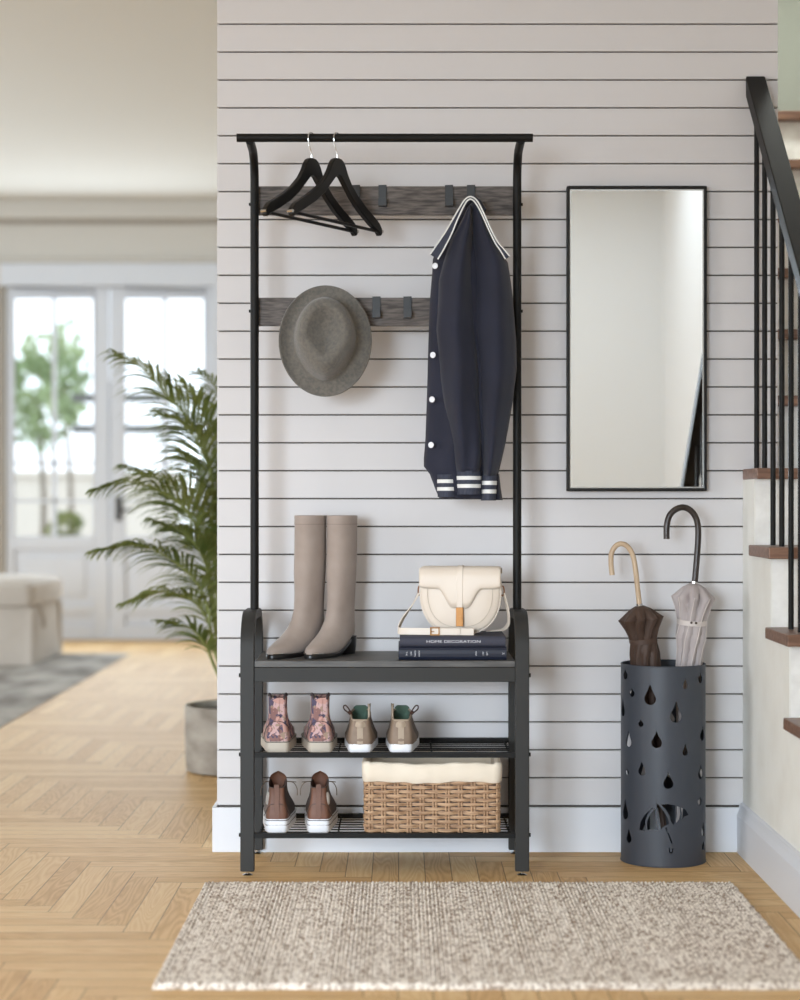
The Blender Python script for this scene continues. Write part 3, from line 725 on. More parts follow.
# ------------------------------------------------------------------ footwear helpers
def foot_ring(yb, yf, hw_heel, hw_ball, z, n=36, p=None, skew=0.0):
    out = []; auto = p is None
    for i in range(n):
        a = 2*PI*i/n; s_ = (1-math.cos(a))/2
        if auto:
            p = 0.36+0.28*s_
            if s_ < 0.5: s_ = 0.5*(2*s_)**1.45
        y = yb+(yf-yb)*s_
        w_ = hw_heel+(hw_ball-hw_heel)*max(0, min(1, (s_-0.25)/0.4))
        sn = math.sin(a); x = w_*math.copysign(abs(sn)**p, sn)+skew*s_*s_
        zz_ = z(y, s_) if callable(z) else z
        out.append((x, y, zz_))
    return out
def boot(label, x, y, rz):
    t = thing('knee_boot', label, 'boot', (x, y, 0.5372), rz, 'taupe knee boots on the bench')
    base = lambda yy: 0.038*max(0, 1-max(0, yy-0.03)/0.10)**1.3+0.009
    lv = [(0.0, 0.006, 0.226, 0.027, 0.030), (0.009, 0.001, 0.229, 0.030, 0.033), (0.018, 0, 0.222, 0.031, 0.034), (0.030, 0, 0.200, 0.031, 0.033),
          (0.044, 0.001, 0.172, 0.031, 0.032), (0.064, 0.004, 0.142, 0.030, 0.031), (0.088, 0.007, 0.120, 0.0295, 0.030), (0.12, 0.009, 0.108, 0.0295, 0.0295),
          (0.16, 0.008, 0.104, 0.031, 0.031), (0.21, 0.006, 0.104, 0.034, 0.034), (0.27, 0.005, 0.100, 0.0355, 0.0355), (0.33, 0.006, 0.098, 0.0360, 0.0360), (0.360, 0.006, 0.098, 0.0360, 0.0360)]
    rings = []
    for z, yb, yf, h1, h2 in lv:
        k = max(0, 1-z/0.11)
        rings.append(foot_ring(yb, yf, h1, h2, (lambda yy, s_, z=z, k=k: z+0.01*0+base(yy)*k+0.009*(1-k)*0), p=0.8))
    top = rings[-1]; cx = sum(v[0] for v in top)/len(top); cy = sum(v[1] for v in top)/len(top)
    inner = [(cx+(v[0]-cx)*0.93, cy+(v[1]-cy)*0.95, v[2]) for v in top]; low = [(a, b_, c_-0.15) for a, b_, c_ in inner]
    MB().loft(rings+[inner, low], True, True).build('shaft_and_vamp', M['boot'], t, smooth=True, angle=75)
    tb = [(cx+(v[0]-cx)*1.012, cy+(v[1]-cy)*1.012, v[2]+0.0008) for v in top]
    MB().loft([[(a, b_, c_-0.022) for a, b_, c_ in tb], tb], False, False).build('top_band', M['boot_edge'] if False else M['boot'], t, smooth=True)
    MB().tube([(a, b_, c_-0.0225) for a, b_, c_ in tb], 0.0007, 6, closed=True, caps=False).build('seam', M['boot_edge'], t)
    so = []
    for dz, g in ((-0.0085, 0.002), (-0.001, 0.003), (0.002, 0.001)):
        so.append(foot_ring(0.006-g, 0.226+g+0.003, 0.027+g, 0.030+g, (lambda yy, s_, dz=dz: base(yy)+dz), p=0.8))
    MB().loft(so).build('sole', M['dark_sole'], t, smooth=True)
    MB().loft([foot_ring(0.004, 0.050, 0.021, 0.020, 0.0, p=0.6), foot_ring(0.002, 0.056, 0.024, 0.023, 0.02, p=0.6), foot_ring(0.002, 0.066, 0.027, 0.026, 0.046, p=0.6)]).build('block_heel', M['dark_sole'], t, smooth=True)
    g = foot_ring(-0.0005, 0.2245, 0.0285, 0.036, 0.0)
    MB().tube([(v[0], v[1], base(v[1])+0.0035) for v in g[14:23]], 0.0016, 6).build('toe_highlight', M['chrome'], t, smooth=True)  # bright metal line standing in for a highlight on the toe edge
    return t
def heel_xy(px, y): return ((px-400)*(y-CAMY)/FPX, y)
hx, hy = heel_xy(351.5, -0.075); boot('taupe suede knee boot, right one of the pair on the bench', hx, hy, math.radians(180-27))
hx, hy = heel_xy(322, -0.085); boot('taupe suede knee boot, left one of the pair on the bench', hx, hy, math.radians(180-33))

def dup(root, loc, rz, label, mirror=False):
    r = root.copy(); C.objects.link(r); r.location = loc; r.rotation_euler = (0, 0, rz); r['label'] = label
    if mirror: r.scale = (-root.scale[0], root.scale[1], root.scale[2])
    for ch in list(root.children):
        c_ = ch.copy(); C.objects.link(c_); c_.parent = r
        for g in list(ch.children):
            d_ = g.copy(); C.objects.link(d_); d_.parent = c_
    return r
def shoe_base(t, sole_m, L_, hh, hb, zs, line_m, shape='flat'):
    rs = [foot_ring(0.002, L_-0.004, hh-0.003, hb-0.002, 0), foot_ring(0, L_, hh, hb, 0.003), foot_ring(-0.001, L_+0.002, hh, hb, zs*0.5), foot_ring(0.001, L_, hh-0.001, hb-0.001, zs)]
    MB().loft(rs).build('sole', sole_m, t, smooth=True, angle=50)
    if line_m:
        for f in ((0.93,) if shape == 'flat' else (0.90, 0.55)):
            MB().loft([foot_ring(-0.0016+0.001, L_+0.0012, hh+0.0002, hb+0.0005, zs*f-0.0008), foot_ring(-0.0018+0.001, L_+0.0015, hh+0.0004, hb+0.0006, zs*f+0.0012)], False, False).build('sole_stripe', line_m, t, smooth=True)
def upper(t, m_, lv, zs, name='upper', lining=None, slope=0.0, skew=0.0):
    rings = [foot_ring(yb, yf, h1, h2, (lambda yy, s_, z=z, k=i/(len(lv)-1): zs-0.002+z+slope*k*k*(s_-0.3*0)), skew=skew) for i, (z, yb, yf, h1, h2) in enumerate(lv)]
    top = rings[-1]; cx = sum(v[0] for v in top)/len(top); cy = sum(v[1] for v in top)/len(top)
    def ins(s_, dz): return [(cx+(v[0]-cx)*s_, cy+(v[1]-cy)*s_, v[2]+dz) for v in top]
    MB().loft(rings+[ins(0.98, 0.002), ins(0.90, 0.0015), ins(0.88, -0.002)], True, False).build(name, m_, t, smooth=True, angle=80)
    MB().loft([ins(0.885, 0.0), ins(0.87, -0.03), ins(0.8, -0.055)], False, True).build('lining', lining or m_, t, smooth=True)
    return rings
def heel_counter(t, rg2, span, m_):
    hc_ = []
    for i, mm in enumerate(span):
        row = []
        for q in range(-6, 7):
            f_ = (q/6*mm) % 36; a_ = int(f_) % 36; c_ = (a_+1) % 36; u_ = f_-int(f_)
            v = [rg2[i][a_][k]+(rg2[i][c_][k]-rg2[i][a_][k])*u_ for k in range(3)]
            row.append((v[0]*1.02, v[1]-0.0012, v[2]))
        hc_.append(row)
    n_ = len(span); vs_ = [p for r in hc_ for p in r]; fs_ = [(r*13+k, r*13+k+1, r*13+k+14, r*13+k+13) for r in range(n_-1) for k in range(12)]
    MB().add(vs_, fs_).build('heel_counter', m_, t, smooth=True)
SZ1, SZ2 = 0.3052, 0.1042
# --- floral high tops
def floral_shoe(label, loc, rz):
    t = thing('floral_sneaker', label, 'shoe', loc, rz, 'floral high-top sneakers')
    zs = 0.028
    shoe_base(t, M['rubber'], 0.235, 0.036, 0.0475, zs, M['line_dark'])
    lv = [(0, 0.003, 0.225, 0.033, 0.041), (0.012, 0.002, 0.222, 0.033, 0.041), (0.024, 0.004, 0.20, 0.031, 0.038), (0.036, 0.007, 0.16, 0.028, 0.033), (0.05, 0.010, 0.12, 0.025, 0.027), (0.068, 0.010, 0.10, 0.0235, 0.024), (0.088, 0.008, 0.095, 0.023, 0.0235), (0.103, 0.006, 0.094, 0.0235, 0.024), (0.109, 0.006, 0.094, 0.0235, 0.024)]
    rings = upper(t, M['floral'], lv, zs, lining=M['line_dark'])
    # heel stay, padded ears at the collar, ankle seam, toe cap, laces
    MB().loft([foot_ring(0.16, 0.234, 0.03, 0.043, zs-0.003), foot_ring(0.165, 0.231, 0.028, 0.041, zs+0.012), foot_ring(0.185, 0.222, 0.02, 0.028, zs+0.022)]).build('toe_cap', M['rubber'], t, smooth=True)
    MB().ribbon([(0, 0.0015, zs), (0, 0.004, zs+0.03), (0, 0.0085, zs+0.05), (0, 0.0075, zs+0.075), (0, 0.005, zs+0.107)], (1, 0, 0), 0.010, 0.002).build('heel_strip', M['floral'], t, bevel=0.0006)
    for s_ in (-1, 1):
        MB().tube(smooth_path([(s_*0.015, 0.008, zs+0.104), (s_*0.020, 0.018, zs+0.117), (s_*0.0225, 0.034, zs+0.113)], 4), 0.0035, 8).build('collar_ear', M['line_dark'], t, smooth=True)
        MB().tube(smooth_path([(s_*0.0355, 0.03, zs+0.004), (s_*0.03, 0.02, zs+0.028), (s_*0.018, 0.010, zs+0.045), (0, 0.0075, zs+0.05)], 4), 0.0009, 6).build('seam', M['line_dark'], t)
    MB().loft([[(-0.014, 0.098, zs+0.05), (0.014, 0.098, zs+0.05), (0.014, 0.104, zs+0.05), (-0.014, 0.104, zs+0.05)], [(-0.016, 0.078, zs+0.109), (0.016, 0.078, zs+0.109), (0.016, 0.082, zs+0.109), (-0.016, 0.082, zs+0.109)]]).build('tongue', M['floral'], t, bevel=0.001)
    lc = MB()
    for k in range(5): z = zs+0.045+0.014*k; yy = 0.128-0.007*k; lc.tube([(-0.018, yy-0.02, z), (0, yy-0.008, z+0.003), (0.018, yy-0.02, z)], 0.0018, 6)
    lc.build('laces', M['rubber'], t, smooth=True)
    return t
fx, fyy = -0.308, -0.309
f1 = floral_shoe('pink and purple floral high-top sneaker, leftmost on the upper shoe shelf', ((277.5-400)*4.72/FPX, fyy, SZ1), math.radians(2.7))
dup(f1, ((320.5-400)*4.72/FPX, fyy, SZ1), math.radians(3.5), 'pink and purple floral high-top sneaker beside the taupe sneakers')
# --- taupe sneakers with sage lining
def taupe_shoe(label, loc, rz):
    t = thing('leather_sneaker', label, 'shoe', loc, rz, 'taupe sneakers with sage lining')
    zs = 0.021
    shoe_base(t, M['rubber_white'], 0.24, 0.035, 0.045, zs, None)
    lv = [(0, 0.002, 0.232, 0.0335, 0.043), (0.012, 0.001, 0.228, 0.0345, 0.043), (0.026, 0.004, 0.19, 0.0325, 0.037), (0.040, 0.008, 0.15, 0.029, 0.032), (0.052, 0.010, 0.115, 0.0265, 0.028), (0.059, 0.009, 0.108, 0.0255, 0.0265)]
    rg3 = upper(t, M['sneak_dark'], lv, zs, lining=M['green_lining'], slope=0.020)
    heel_counter(t, rg3, (8.2, 8.0, 7.0, 6.2, 6.0, 6.4), M['sneak'])
    MB().ribbon([(0, 0.0005, zs), (0, 0.003, zs+0.028), (0, 0.0075, zs+0.045), (0, 0.007, zs+0.058)], (1, 0, 0), 0.015, 0.002).build('heel_strip', M['sneak_trim'], t, bevel=0.0006)
    MB().ribbon(smooth_path([(-0.014, 0.012, zs+0.052), (0, 0.003, zs+0.047), (0.013, 0.010, zs+0.050)], 4), (0, 0.2, 1), 0.014, 0.002).build('heel_tab', M['sneak_trim'], t, bevel=0.0006)
    # rolled collar
    r_ = foot_ring(0.010, 0.106, 0.0235, 0.0245, lambda yy, s_: zs+0.059+0.020*s_)
    MB().tube(r_, 0.0024, 8, closed=True, caps=False).build('collar_trim', M['sneak_trim'], t, smooth=True)
    MB().loft([[(-0.018, 0.108, zs+0.05), (0.018, 0.108, zs+0.05), (0.018, 0.113, zs+0.05), (-0.018, 0.113, zs+0.05)], [(-0.019, 0.094, zs+0.082), (0.019, 0.094, zs+0.082), (0.019, 0.098, zs+0.082), (-0.019, 0.098, zs+0.082)], [(-0.012, 0.092, zs+0.088), (0.012, 0.092, zs+0.088), (0.012, 0.096, zs+0.088), (-0.012, 0.096, zs+0.088)]]).build('tongue', M['green_lining'], t, bevel=0.002)
    # tall pull loop on the inner side
    MB().ribbon(smooth_path([(0.021, 0.035, zs+0.055), (0.0235, 0.034, zs+0.080), (0.0225, 0.037, zs+0.094), (0.0215, 0.044, zs+0.085), (0.021, 0.048, zs+0.06)], 5), (0.15, 1, 0), 0.012, 0.0025).build('pull_loop', M['sneak_trim'], t, bevel=0.0008)
    # elastic cord with toggle
    cd = MB().tube(smooth_path([(-0.020, 0.052, zs+0.066), (-0.027, 0.046, zs+0.080), (-0.036, 0.044, zs+0.092), (-0.042, 0.044, zs+0.091), (-0.041, 0.044, zs+0.083), (-0.032, 0.046, zs+0.075), (-0.022, 0.052, zs+0.064)], 5), 0.0017, 7)
    cd.build('elastic_cord', M['lining_dark'], t, smooth=True)
    MB().tube([(-0.024, 0.048, zs+0.072), (-0.028, 0.046, zs+0.078)], 0.004, 8).build('cord_toggle', M['lining_dark'], t, smooth=True)
    lc = MB()
    for k in range(5): yy = 0.125+0.013*k; z = zs+0.055-0.0085*k; lc.tube([(-0.02, yy, z-0.004), (0, yy, z+0.004), (0.02, yy, z-0.004)], 0.002, 6)
    lc.build('laces', M['sneak_trim'], t, smooth=True)
    return t
t1 = taupe_shoe('taupe leather sneaker with sage lining and pull loop, next to the floral shoes', ((360-400)*4.72/FPX, fyy, SZ1), 0.0)
d2 = dup(t1, ((401-400)*4.72/FPX, fyy, SZ1), math.radians(-1.5), 'taupe leather sneaker with sage lining, rightmost on the upper shoe shelf', mirror=True)
# --- brown leather high tops
def brown_shoe(label, loc, rz):
    t = thing('leather_high_top', label, 'shoe', loc, rz, 'brown leather high-tops on the lower shelf')
    zs = 0.034
    shoe_base(t, M['rubber_white'], 0.25, 0.034, 0.044, zs, M['line_dark'], 'double')
    lv = [(0, 0.003, 0.24, 0.0315, 0.041), (0.014, 0.002, 0.235, 0.0315, 0.041), (0.028, 0.005, 0.20, 0.029, 0.036), (0.043, 0.008, 0.155, 0.026, 0.030), (0.058, 0.010, 0.125, 0.0235, 0.0255), (0.074, 0.010, 0.112, 0.022, 0.0235), (0.079, 0.009, 0.110, 0.022, 0.0235)]
    rg2 = upper(t, M['leather_dark'], lv, zs, lining=M['lining_dark'], slope=0.012)
    heel_counter(t, rg2, (6.6, 6.0, 5.0, 3.8, 3.4, 4.4, 5.2), M['leather'])
    MB().ribbon([(0, 0.001, zs), (0, 0.003, zs+0.03), (0, 0.0085, zs+0.055), (0, 0.0075, zs+0.080), (0, 0.008, zs+0.086)], (1, 0, 0), 0.013, 0.0022).build('heel_strip', M['leather'], t, bevel=0.0006)
    for s_ in (-1, 1):
        MB().tube(smooth_path([(s_*0.0335, 0.025, zs+0.004), (s_*0.026, 0.012, zs+0.02), (s_*0.018, 0.007, zs+0.034), (s_*0.007, 0.0045, zs+0.038)], 4), 0.0009, 6).build('seam', M['leather_dark'], t)
    # rounded high tongue
    rg_ = []
    for k in range(12):
        f = math.sin(PI/2*k/11); z = zs+0.055+0.052*f; hw_ = max(0.005, 0.0235*math.sqrt(max(0.0, 1-(max(0, f-0.4)/0.6)**3.2)))
        rg_.append([(hw_*math.sin(a), 0.084+0.020*math.cos(a)-0.008*f+dy, z) for a, dy in [(-1.3, 0), (-0.65, 0), (0, 0), (0.65, 0), (1.3, 0), (1.3, 0.005), (0.65, 0.005), (0, 0.005), (-0.65, 0.005), (-1.3, 0.005)]])
    MB().loft(rg_).build('tongue', M['leather'], t, smooth=True, angle=60)
    # grey round patch on the outer ankle
    b = MB(); n = 20; nr = Vector((-0.80, -0.60, 0.12)).normalized(); tg = Vector((-0.6, 0.8, 0)); up_ = nr.cross(tg).normalized()
    c_ = Vector((-0.0245, 0.0180, zs+0.050))
    rgp = [[tuple(c_+tg*(0.0125*q*math.cos(2*PI*k/n))+up_*(0.016*q*math.sin(2*PI*k/n))+nr*(0.0032*(1-q*q)-0.002-0.004*q*q*math.cos(2*PI*k/n)**2)) for k in range(n)] for q in (1.0, 0.75, 0.4, 0.05)]
    b.loft(rgp).build('ankle_patch', M['patch'], t, smooth=True)
    lc = MB()
    for k in range(6): yy = 0.122+0.014*k; z = zs+0.068-0.0095*k; lc.tube([(-0.02, yy-0.004, z-0.005), (0, yy+0.003, z+0.003), (0.02, yy-0.004, z-0.005)], 0.002, 6)
    for s_, q in ((-1, 1.0), (1, 1.15)):
        lc.tube(smooth_path([(s_*0.012, 0.108, zs+0.076), (s_*0.024, 0.085, zs+0.082), (s_*0.034*q, 0.08, zs+0.080), (s_*0.042*q, 0.078, zs+0.066), (s_*0.043*q, 0.078, zs+0.048)], 5), 0.0013, 6)
        lc.tube(smooth_path([(s_*0.012, 0.108, zs+0.076), (s_*0.026, 0.095, zs+0.081), (s_*0.040*q, 0.09, zs+0.080)], 5), 0.0013, 6)
    lc.build('laces', M['lace'], t, smooth=True)
    return t
b1 = brown_shoe('brown leather high-top with white rubber sole, left one on the lower shelf', ((276.5-400)*4.72/FPX, fyy, SZ2), math.radians(1))
dup(b1, ((318.5-400)*4.72/FPX, fyy, SZ2), 0.0, 'brown leather high-top with white rubber sole, standing next to the wicker basket', mirror=True)
bpy.data.objects

# ------------------------------------------------------------------ wicker basket
bx0, bx1 = (364-400)*4.715/FPX, (500.5-400)*4.715/FPX
by0, by1 = -0.312, -0.085
bcx, bcy = (bx0+bx1)/2, (by0+by1)/2
bk = thing('storage_basket', 'rectangular woven wicker basket with a cream cotton liner on the lower shelf', 'basket', (bcx, bcy, 0.1042))
hxx, hyy, rc = (bx1-bx0)/2-0.003, (by1-by0)/2-0.003, 0.014
def perim(hx_, hy_, r, N_):
    segs = [(Vector((-hx_+r, -hy_)), Vector((hx_-r, -hy_))), None, (Vector((hx_, -hy_+r)), Vector((hx_, hy_-r))), None, (Vector((hx_-r, hy_)), Vector((-hx_+r, hy_))), None, (Vector((-hx_, hy_-r)), Vector((-hx_, -hy_+r))), None]
    cs = [Vector((hx_-r, -hy_+r)), Vector((hx_-r, hy_-r)), Vector((-hx_+r, hy_-r)), Vector((-hx_+r, -hy_+r))]
    pts = []; 
    total = 2*(2*hx_-2*r)+2*(2*hy_-2*r)+2*PI*r
    def P(s_):
        s_ %= total; i = 0; ci = 0
        for sg in segs:
            if sg:
                l_ = (sg[1]-sg[0]).length
                if s_ <= l_:
                    d = (sg[1]-sg[0]).normalized(); return sg[0]+d*s_, Vector((d.y, -d.x))
                s_ -= l_
            else:
                l_ = PI/2*r
                if s_ <= l_:
                    a = -PI/2+ci*PI/2+s_/r; nrm = Vector((math.cos(a), math.sin(a))); return cs[ci]+nrm*r, nrm
                s_ -= l_; ci += 1
        return segs[0][0], Vector((0, -1))
    return [P(total*k/N_) for k in range(N_)]
NS = 34; SUBN = 8
PP = perim(hxx, hyy, rc, NS*SUBN)
b = MB(); rw = 0.0108; nrow = 13; rr = random.Random(5)
for r in range(nrow):
    rings = []; zc = 0.006+rw*r+rr.uniform(-0.0005, 0.0005)
    for k, (p, nrm) in enumerate(PP):
        ph = PI*k/SUBN+(PI if r % 2 else 0)
        cth = math.cos(ph); off = 0.0032*math.copysign(abs(cth)**0.6, cth)
        hgt = 0.0050-0.0010*abs(cth) if cth < 0 else 0.0050
        zj = zc+rr.uniform(-0.0003, 0.0003)
        q = p+nrm*off
        rings.append([(q.x+nrm.x*0.0018, q.y+nrm.y*0.0018, zj-hgt*0.7), (q.x+nrm.x*0.0024, q.y+nrm.y*0.0024, zj+0.001), (q.x+nrm.x*0.0012, q.y+nrm.y*0.0012, zj+hgt), (q.x-nrm.x*0.0016, q.y-nrm.y*0.0016, zj+hgt*0.8), (q.x-nrm.x*0.0016, q.y-nrm.y*0.0016, zj-hgt*0.9)])
    b.loft(rings, closed=True)
b.build('woven_strands', M['wicker'], bk, smooth=True, angle=50)
b = MB()
for k in range(NS):
    p, nrm = PP[k*SUBN]; tg = Vector((-nrm.y, nrm.x))
    for o_ in (-0.0036, 0.0036):
        q = p+tg*o_; b.tube([(q.x, q.y, 0.001), (q.x, q.y, 0.150)], 0.0030, 7)
b.build('stakes', M['wicker'], bk, smooth=True)
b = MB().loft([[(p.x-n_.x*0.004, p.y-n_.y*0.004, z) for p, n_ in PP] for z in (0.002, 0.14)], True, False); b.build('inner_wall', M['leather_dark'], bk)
b = MB(); rings = []; rr = random.Random(9)
prof = [(0.0055, 0.127), (0.0075, 0.129), (0.0085, 0.148), (0.0085, 0.165), (0.006, 0.1725), (0.0, 0.1755), (-0.006, 0.172), (-0.009, 0.16), (-0.010, 0.12), (-0.012, 0.05)]
for i, (o_, z) in enumerate(prof):
    ring = []
    for k, (p, nrm) in enumerate(PP):
        s_ = k/len(PP)*2*PI
        wr = 0.0012*math.sin(s_*9+i*0.5)+0.0009*math.sin(s_*23+i)
        zz_ = z+(0.0022*math.sin(s_*5+1)+0.001*math.sin(s_*17) if 3 <= i <= 6 or i < 2 else 0)
        cor = 0.004 if abs(abs(p.x)-hxx) < 0.012 and abs(abs(p.y)-hyy) < 0.012 and 2 <= i <= 6 else 0
        ring.append((p.x+nrm.x*(o_+wr), p.y+nrm.y*(o_+wr), zz_+cor))
    rings.append(ring)
b.loft(rings, False, True).build('cotton_liner', M['liner'], bk, smooth=True, angle=180)

# ------------------------------------------------------------------ books
def text_mesh(s_, size, name='lettering', ext=0.0002):
    cu = bpy.data.curves.new('txt', 'FONT'); cu.body = s_; cu.size = size; cu.extrude = ext; cu.align_x = 'CENTER'; cu.align_y = 'CENTER'
    o = bpy.data.objects.new('txt', cu); C.objects.link(o); dg = bpy.context.evaluated_depsgraph_get()
    me = bpy.data.meshes.new_from_object(o.evaluated_get(dg)); bpy.data.objects.remove(o); bpy.data.curves.remove(cu)
    me.name = name; me.materials.clear(); me.materials.append(M['print'])
    q = bpy.data.objects.new(name, me); C.objects.link(q); return q
def book(label, x0, x1, yf, yb, z0, h, m_):
    t = thing('book', label, 'book', ((x0+x1)/2, (yf+yb)/2, z0), 0, 'books stacked on the bench')
    W_, D_ = (x1-x0)/2, (yb-yf)/2
    # cover with a rounded spine toward the room
    prof = [(-D_+0.004, 0), (-D_+0.001, 0.002), (-D_-0.002, h*0.25), (-D_-0.003, h*0.5), (-D_-0.002, h*0.75), (-D_+0.001, h-0.002), (-D_+0.004, h), (D_, h), (D_, h-0.0025), (-D_+0.007, h-0.0025), (-D_+0.005, h*0.5), (-D_+0.007, 0.0025), (D_, 0.0025), (D_, 0)]
    n = len(prof)
    MB().add([(-W_, y, z) for y, z in prof]+[(W_, y, z) for y, z in prof], [tuple(range(n)), tuple(reversed(range(n, 2*n)))]+[(k, k+n, (k+1) % n+n, (k+1) % n) for k in range(n)]).build('cover', m_, t)
    MB().box((-W_+0.003, -D_+0.0075, 0.0027), (W_-0.003, D_-0.004, h-0.0027)).build('pages', M['pages'], t)
    return t, W_, D_
yb0 = -0.302
bz = 0.5367
x0, x1 = (398.5-400)*(yb0-CAMY)/FPX, (506.5-400)*(yb0-CAMY)/FPX
h1, h2 = 0.0325, 0.0265
bt1, W1, D1 = book('dark navy hardback with small pale lettering, bottom of the two stacked books', x0, x1, yb0, -0.10, bz, h1, M['book_navy'])
bt2, W2, D2 = book('slate grey hardback with a pale title on the spine, under the handbag', x0+0.003, x1-0.002, yb0+0.001, -0.105, bz+h1+0.0004, h2, M['book_slate'])
def put_text(par, s_, size, x, z, y, rot=0.0, sx=1.0):
    q = text_mesh(s_, size); q.parent = par; q.location = (x, y, z); q.rotation_euler = Matrix(((1,0,0),(0,0,-1),(0,1,0))).to_euler() if not rot else (Matrix.Rotation(rot, 3, 'Y')@Matrix(((1,0,0),(0,0,-1),(0,1,0)))).to_euler(); q.scale = (sx, 1, 1); return q
put_text(bt2, 'HOME DECORATION', 0.0095, 0.002, h2*0.5, -D2-0.0031, 0, 1.5)
for px, s_ in ((406.5, 'THE'), (411, 'ART'), (415, 'HOME'), (419, 'FORM')):
    put_text(bt1, s_, 0.0055, (px-452.5)/399, h1*0.5, -D1-0.0031, PI/2, 1.0)
for px, s_ in ((476, 'OAK'), (483, 'ART'), (487, 'LAB')):
    put_text(bt1, s_, 0.0055, (px-452.5)/399, h1*0.5, -D1-0.0031, PI/2, 1.0)
put_text(bt1, '24', 0.0065, (503.2-452.5)/399, h1*0.5, -D1-0.0031, 0, 1.0)

# ------------------------------------------------------------------ handbag
gz = bz+h1+h2+0.0008
BY = -0.245
pc = at(462, 600, BY)
bag = thing('handbag', 'cream leather saddle bag with brass lock and long strap on the books', 'handbag', (pc[0]-0.001, -0.212, gz), math.radians(-7))
bag.scale = (1.05, 1.0, 1.055)
HB = 0.162; WB = 0.0985
def bag_outline(k=1.0, n=48):
    out = []
    # rounded saddle: wide, flat top, semicircular bottom
    for i in range(n):
        a = 2*PI*i/n; c_, s_ = math.cos(a), math.sin(a)
        x = WB*math.copysign(abs(c_)**0.8, c_)
        z = 0.105+(0.052*math.copysign(abs(s_)**0.45, s_) if s_ > 0 else 0.105*math.copysign(abs(s_)**0.88, s_))
        x *= 1-0.03*max(0, s_)
        out.append((x*k, 0.09+(z-0.09)*k))
    return out
rings = []
for y, k in ((-0.0365, 0.05), (-0.0365, 0.35), (-0.0355, 0.65), (-0.033, 0.85), (-0.030, 0.93), (-0.028, 0.965), (-0.024, 0.99), (-0.018, 1.0), (0.0, 0.985), (0.018, 1.0), (0.026, 0.98), (0.031, 0.9), (0.033, 0.5), (0.033, 0.05)):
    rings.append([(x, y, z) for x, z in bag_outline(k)])
MB().loft(rings).build('body', M['cream'], bag, smooth=True, angle=60)
MB().tube([(x, -0.0235, z) for x, z in bag_outline(0.997)], 0.0018, 6, closed=True, caps=False).build('piping', M['cream'], bag, smooth=True)
MB().tube([(x, -0.0345, max(z, 0.0)) for x, z in bag_outline(0.80)], 0.0007, 5, closed=True, caps=False).build('stitch_line', M['cream_edge'], bag)
# flap: front outline with centre tongue, wraps over the top
def flap_bottom(x):
    a = abs(x)
    if a < 0.017: return 0.064
    if a < 0.052:
        t = (a-0.017)/0.035; t = t*t*(3-2*t); return 0.064+0.046*t
    return 0.110+0.002*math.sin((a-0.052)*20)
rings = []; nx = 48
cols = [-0.0985+0.197*i/nx for i in range(nx+1)]
vs = []; fs = []
for x in cols:
    edge = max(0, abs(x)-0.088)/0.0105
    tp = 0.1605-0.004*edge*edge; fb = flap_bottom(x)+0.004*edge
    col_pts = [(x*0.99, 0.030, tp-0.012), (x*0.99, 0.026, tp-0.002), (x*0.995, 0.0, tp+0.0015), (x, -0.028, tp), (x, -0.0375, tp-0.008), (x, -0.0400, tp-0.02)]
    z_a = tp-0.02
    for k in range(1, 6): z = z_a+(fb-z_a)*k/5; col_pts.append((x, -0.0400-0.0015*math.sin(PI*k/5)+0.001*(k == 5), z))
    vs += col_pts
m_ = 11
for i in range(nx):
    for k in range(m_-1): a = i*m_+k; fs.append((a, a+1, a+m_+1, a+m_))
o = MB().add(vs, fs).build('flap', M['cream'], bag, smooth=True, angle=180); q = o.modifiers.new('solid', 'SOLIDIFY'); q.thickness = 0.0022; q.offset = 1
MB().tube([(x, -0.0405, flap_bottom(x)+0.004*max(0, abs(x)-0.088)/0.0105) for x in cols], 0.0009, 6).build('flap_edge', M['cream_edge'], bag, smooth=True)
MB().ribbon(smooth_path([(0, 0.02, 0.163), (0, -0.02, 0.1645), (0, -0.037, 0.157), (0, -0.0425, 0.14), (0, -0.0435, 0.10), (0, -0.0432, 0.064)], 5), (1, 0, 0), 0.014, 0.0025).build('centre_strap', M['cream'], bag, bevel=0.001)
MB().ribbon([(0, -0.038, 0.032), (0, -0.036, 0.012), (0, -0.032, 0.003)], (1, 0, 0), 0.014, 0.003).build('closure_tab', M['cream'], bag, bevel=0.001)
lk = MB().box((-0.0087, -0.0475, 0.020), (0.0087, -0.0385, 0.066)).build('lock', M['gold'], bag, bevel=0.0012)
MB().tube([(0.001, -0.0475, 0.041), (0.001, -0.0515, 0.041)], 0.0045, 14).build('turn_knob', M['gold'], lk, smooth=True)
for s_ in (-1, 1):
    rr_ = [(s_*0.101+0.008*math.cos(2*PI*k/16)*0.5, -0.004, 0.104+0.012*math.sin(2*PI*k/16)) for k in range(16)]
    MB().tube(rr_, 0.0018, 7, closed=True, caps=False).build('strap_ring', M['tan'], bag, smooth=True)
    MB().box((s_*0.0975-0.003, -0.010, 0.106), (s_*0.0975+0.003, 0.002, 0.118)).build('ring_tab', M['cream'], bag, bevel=0.001)
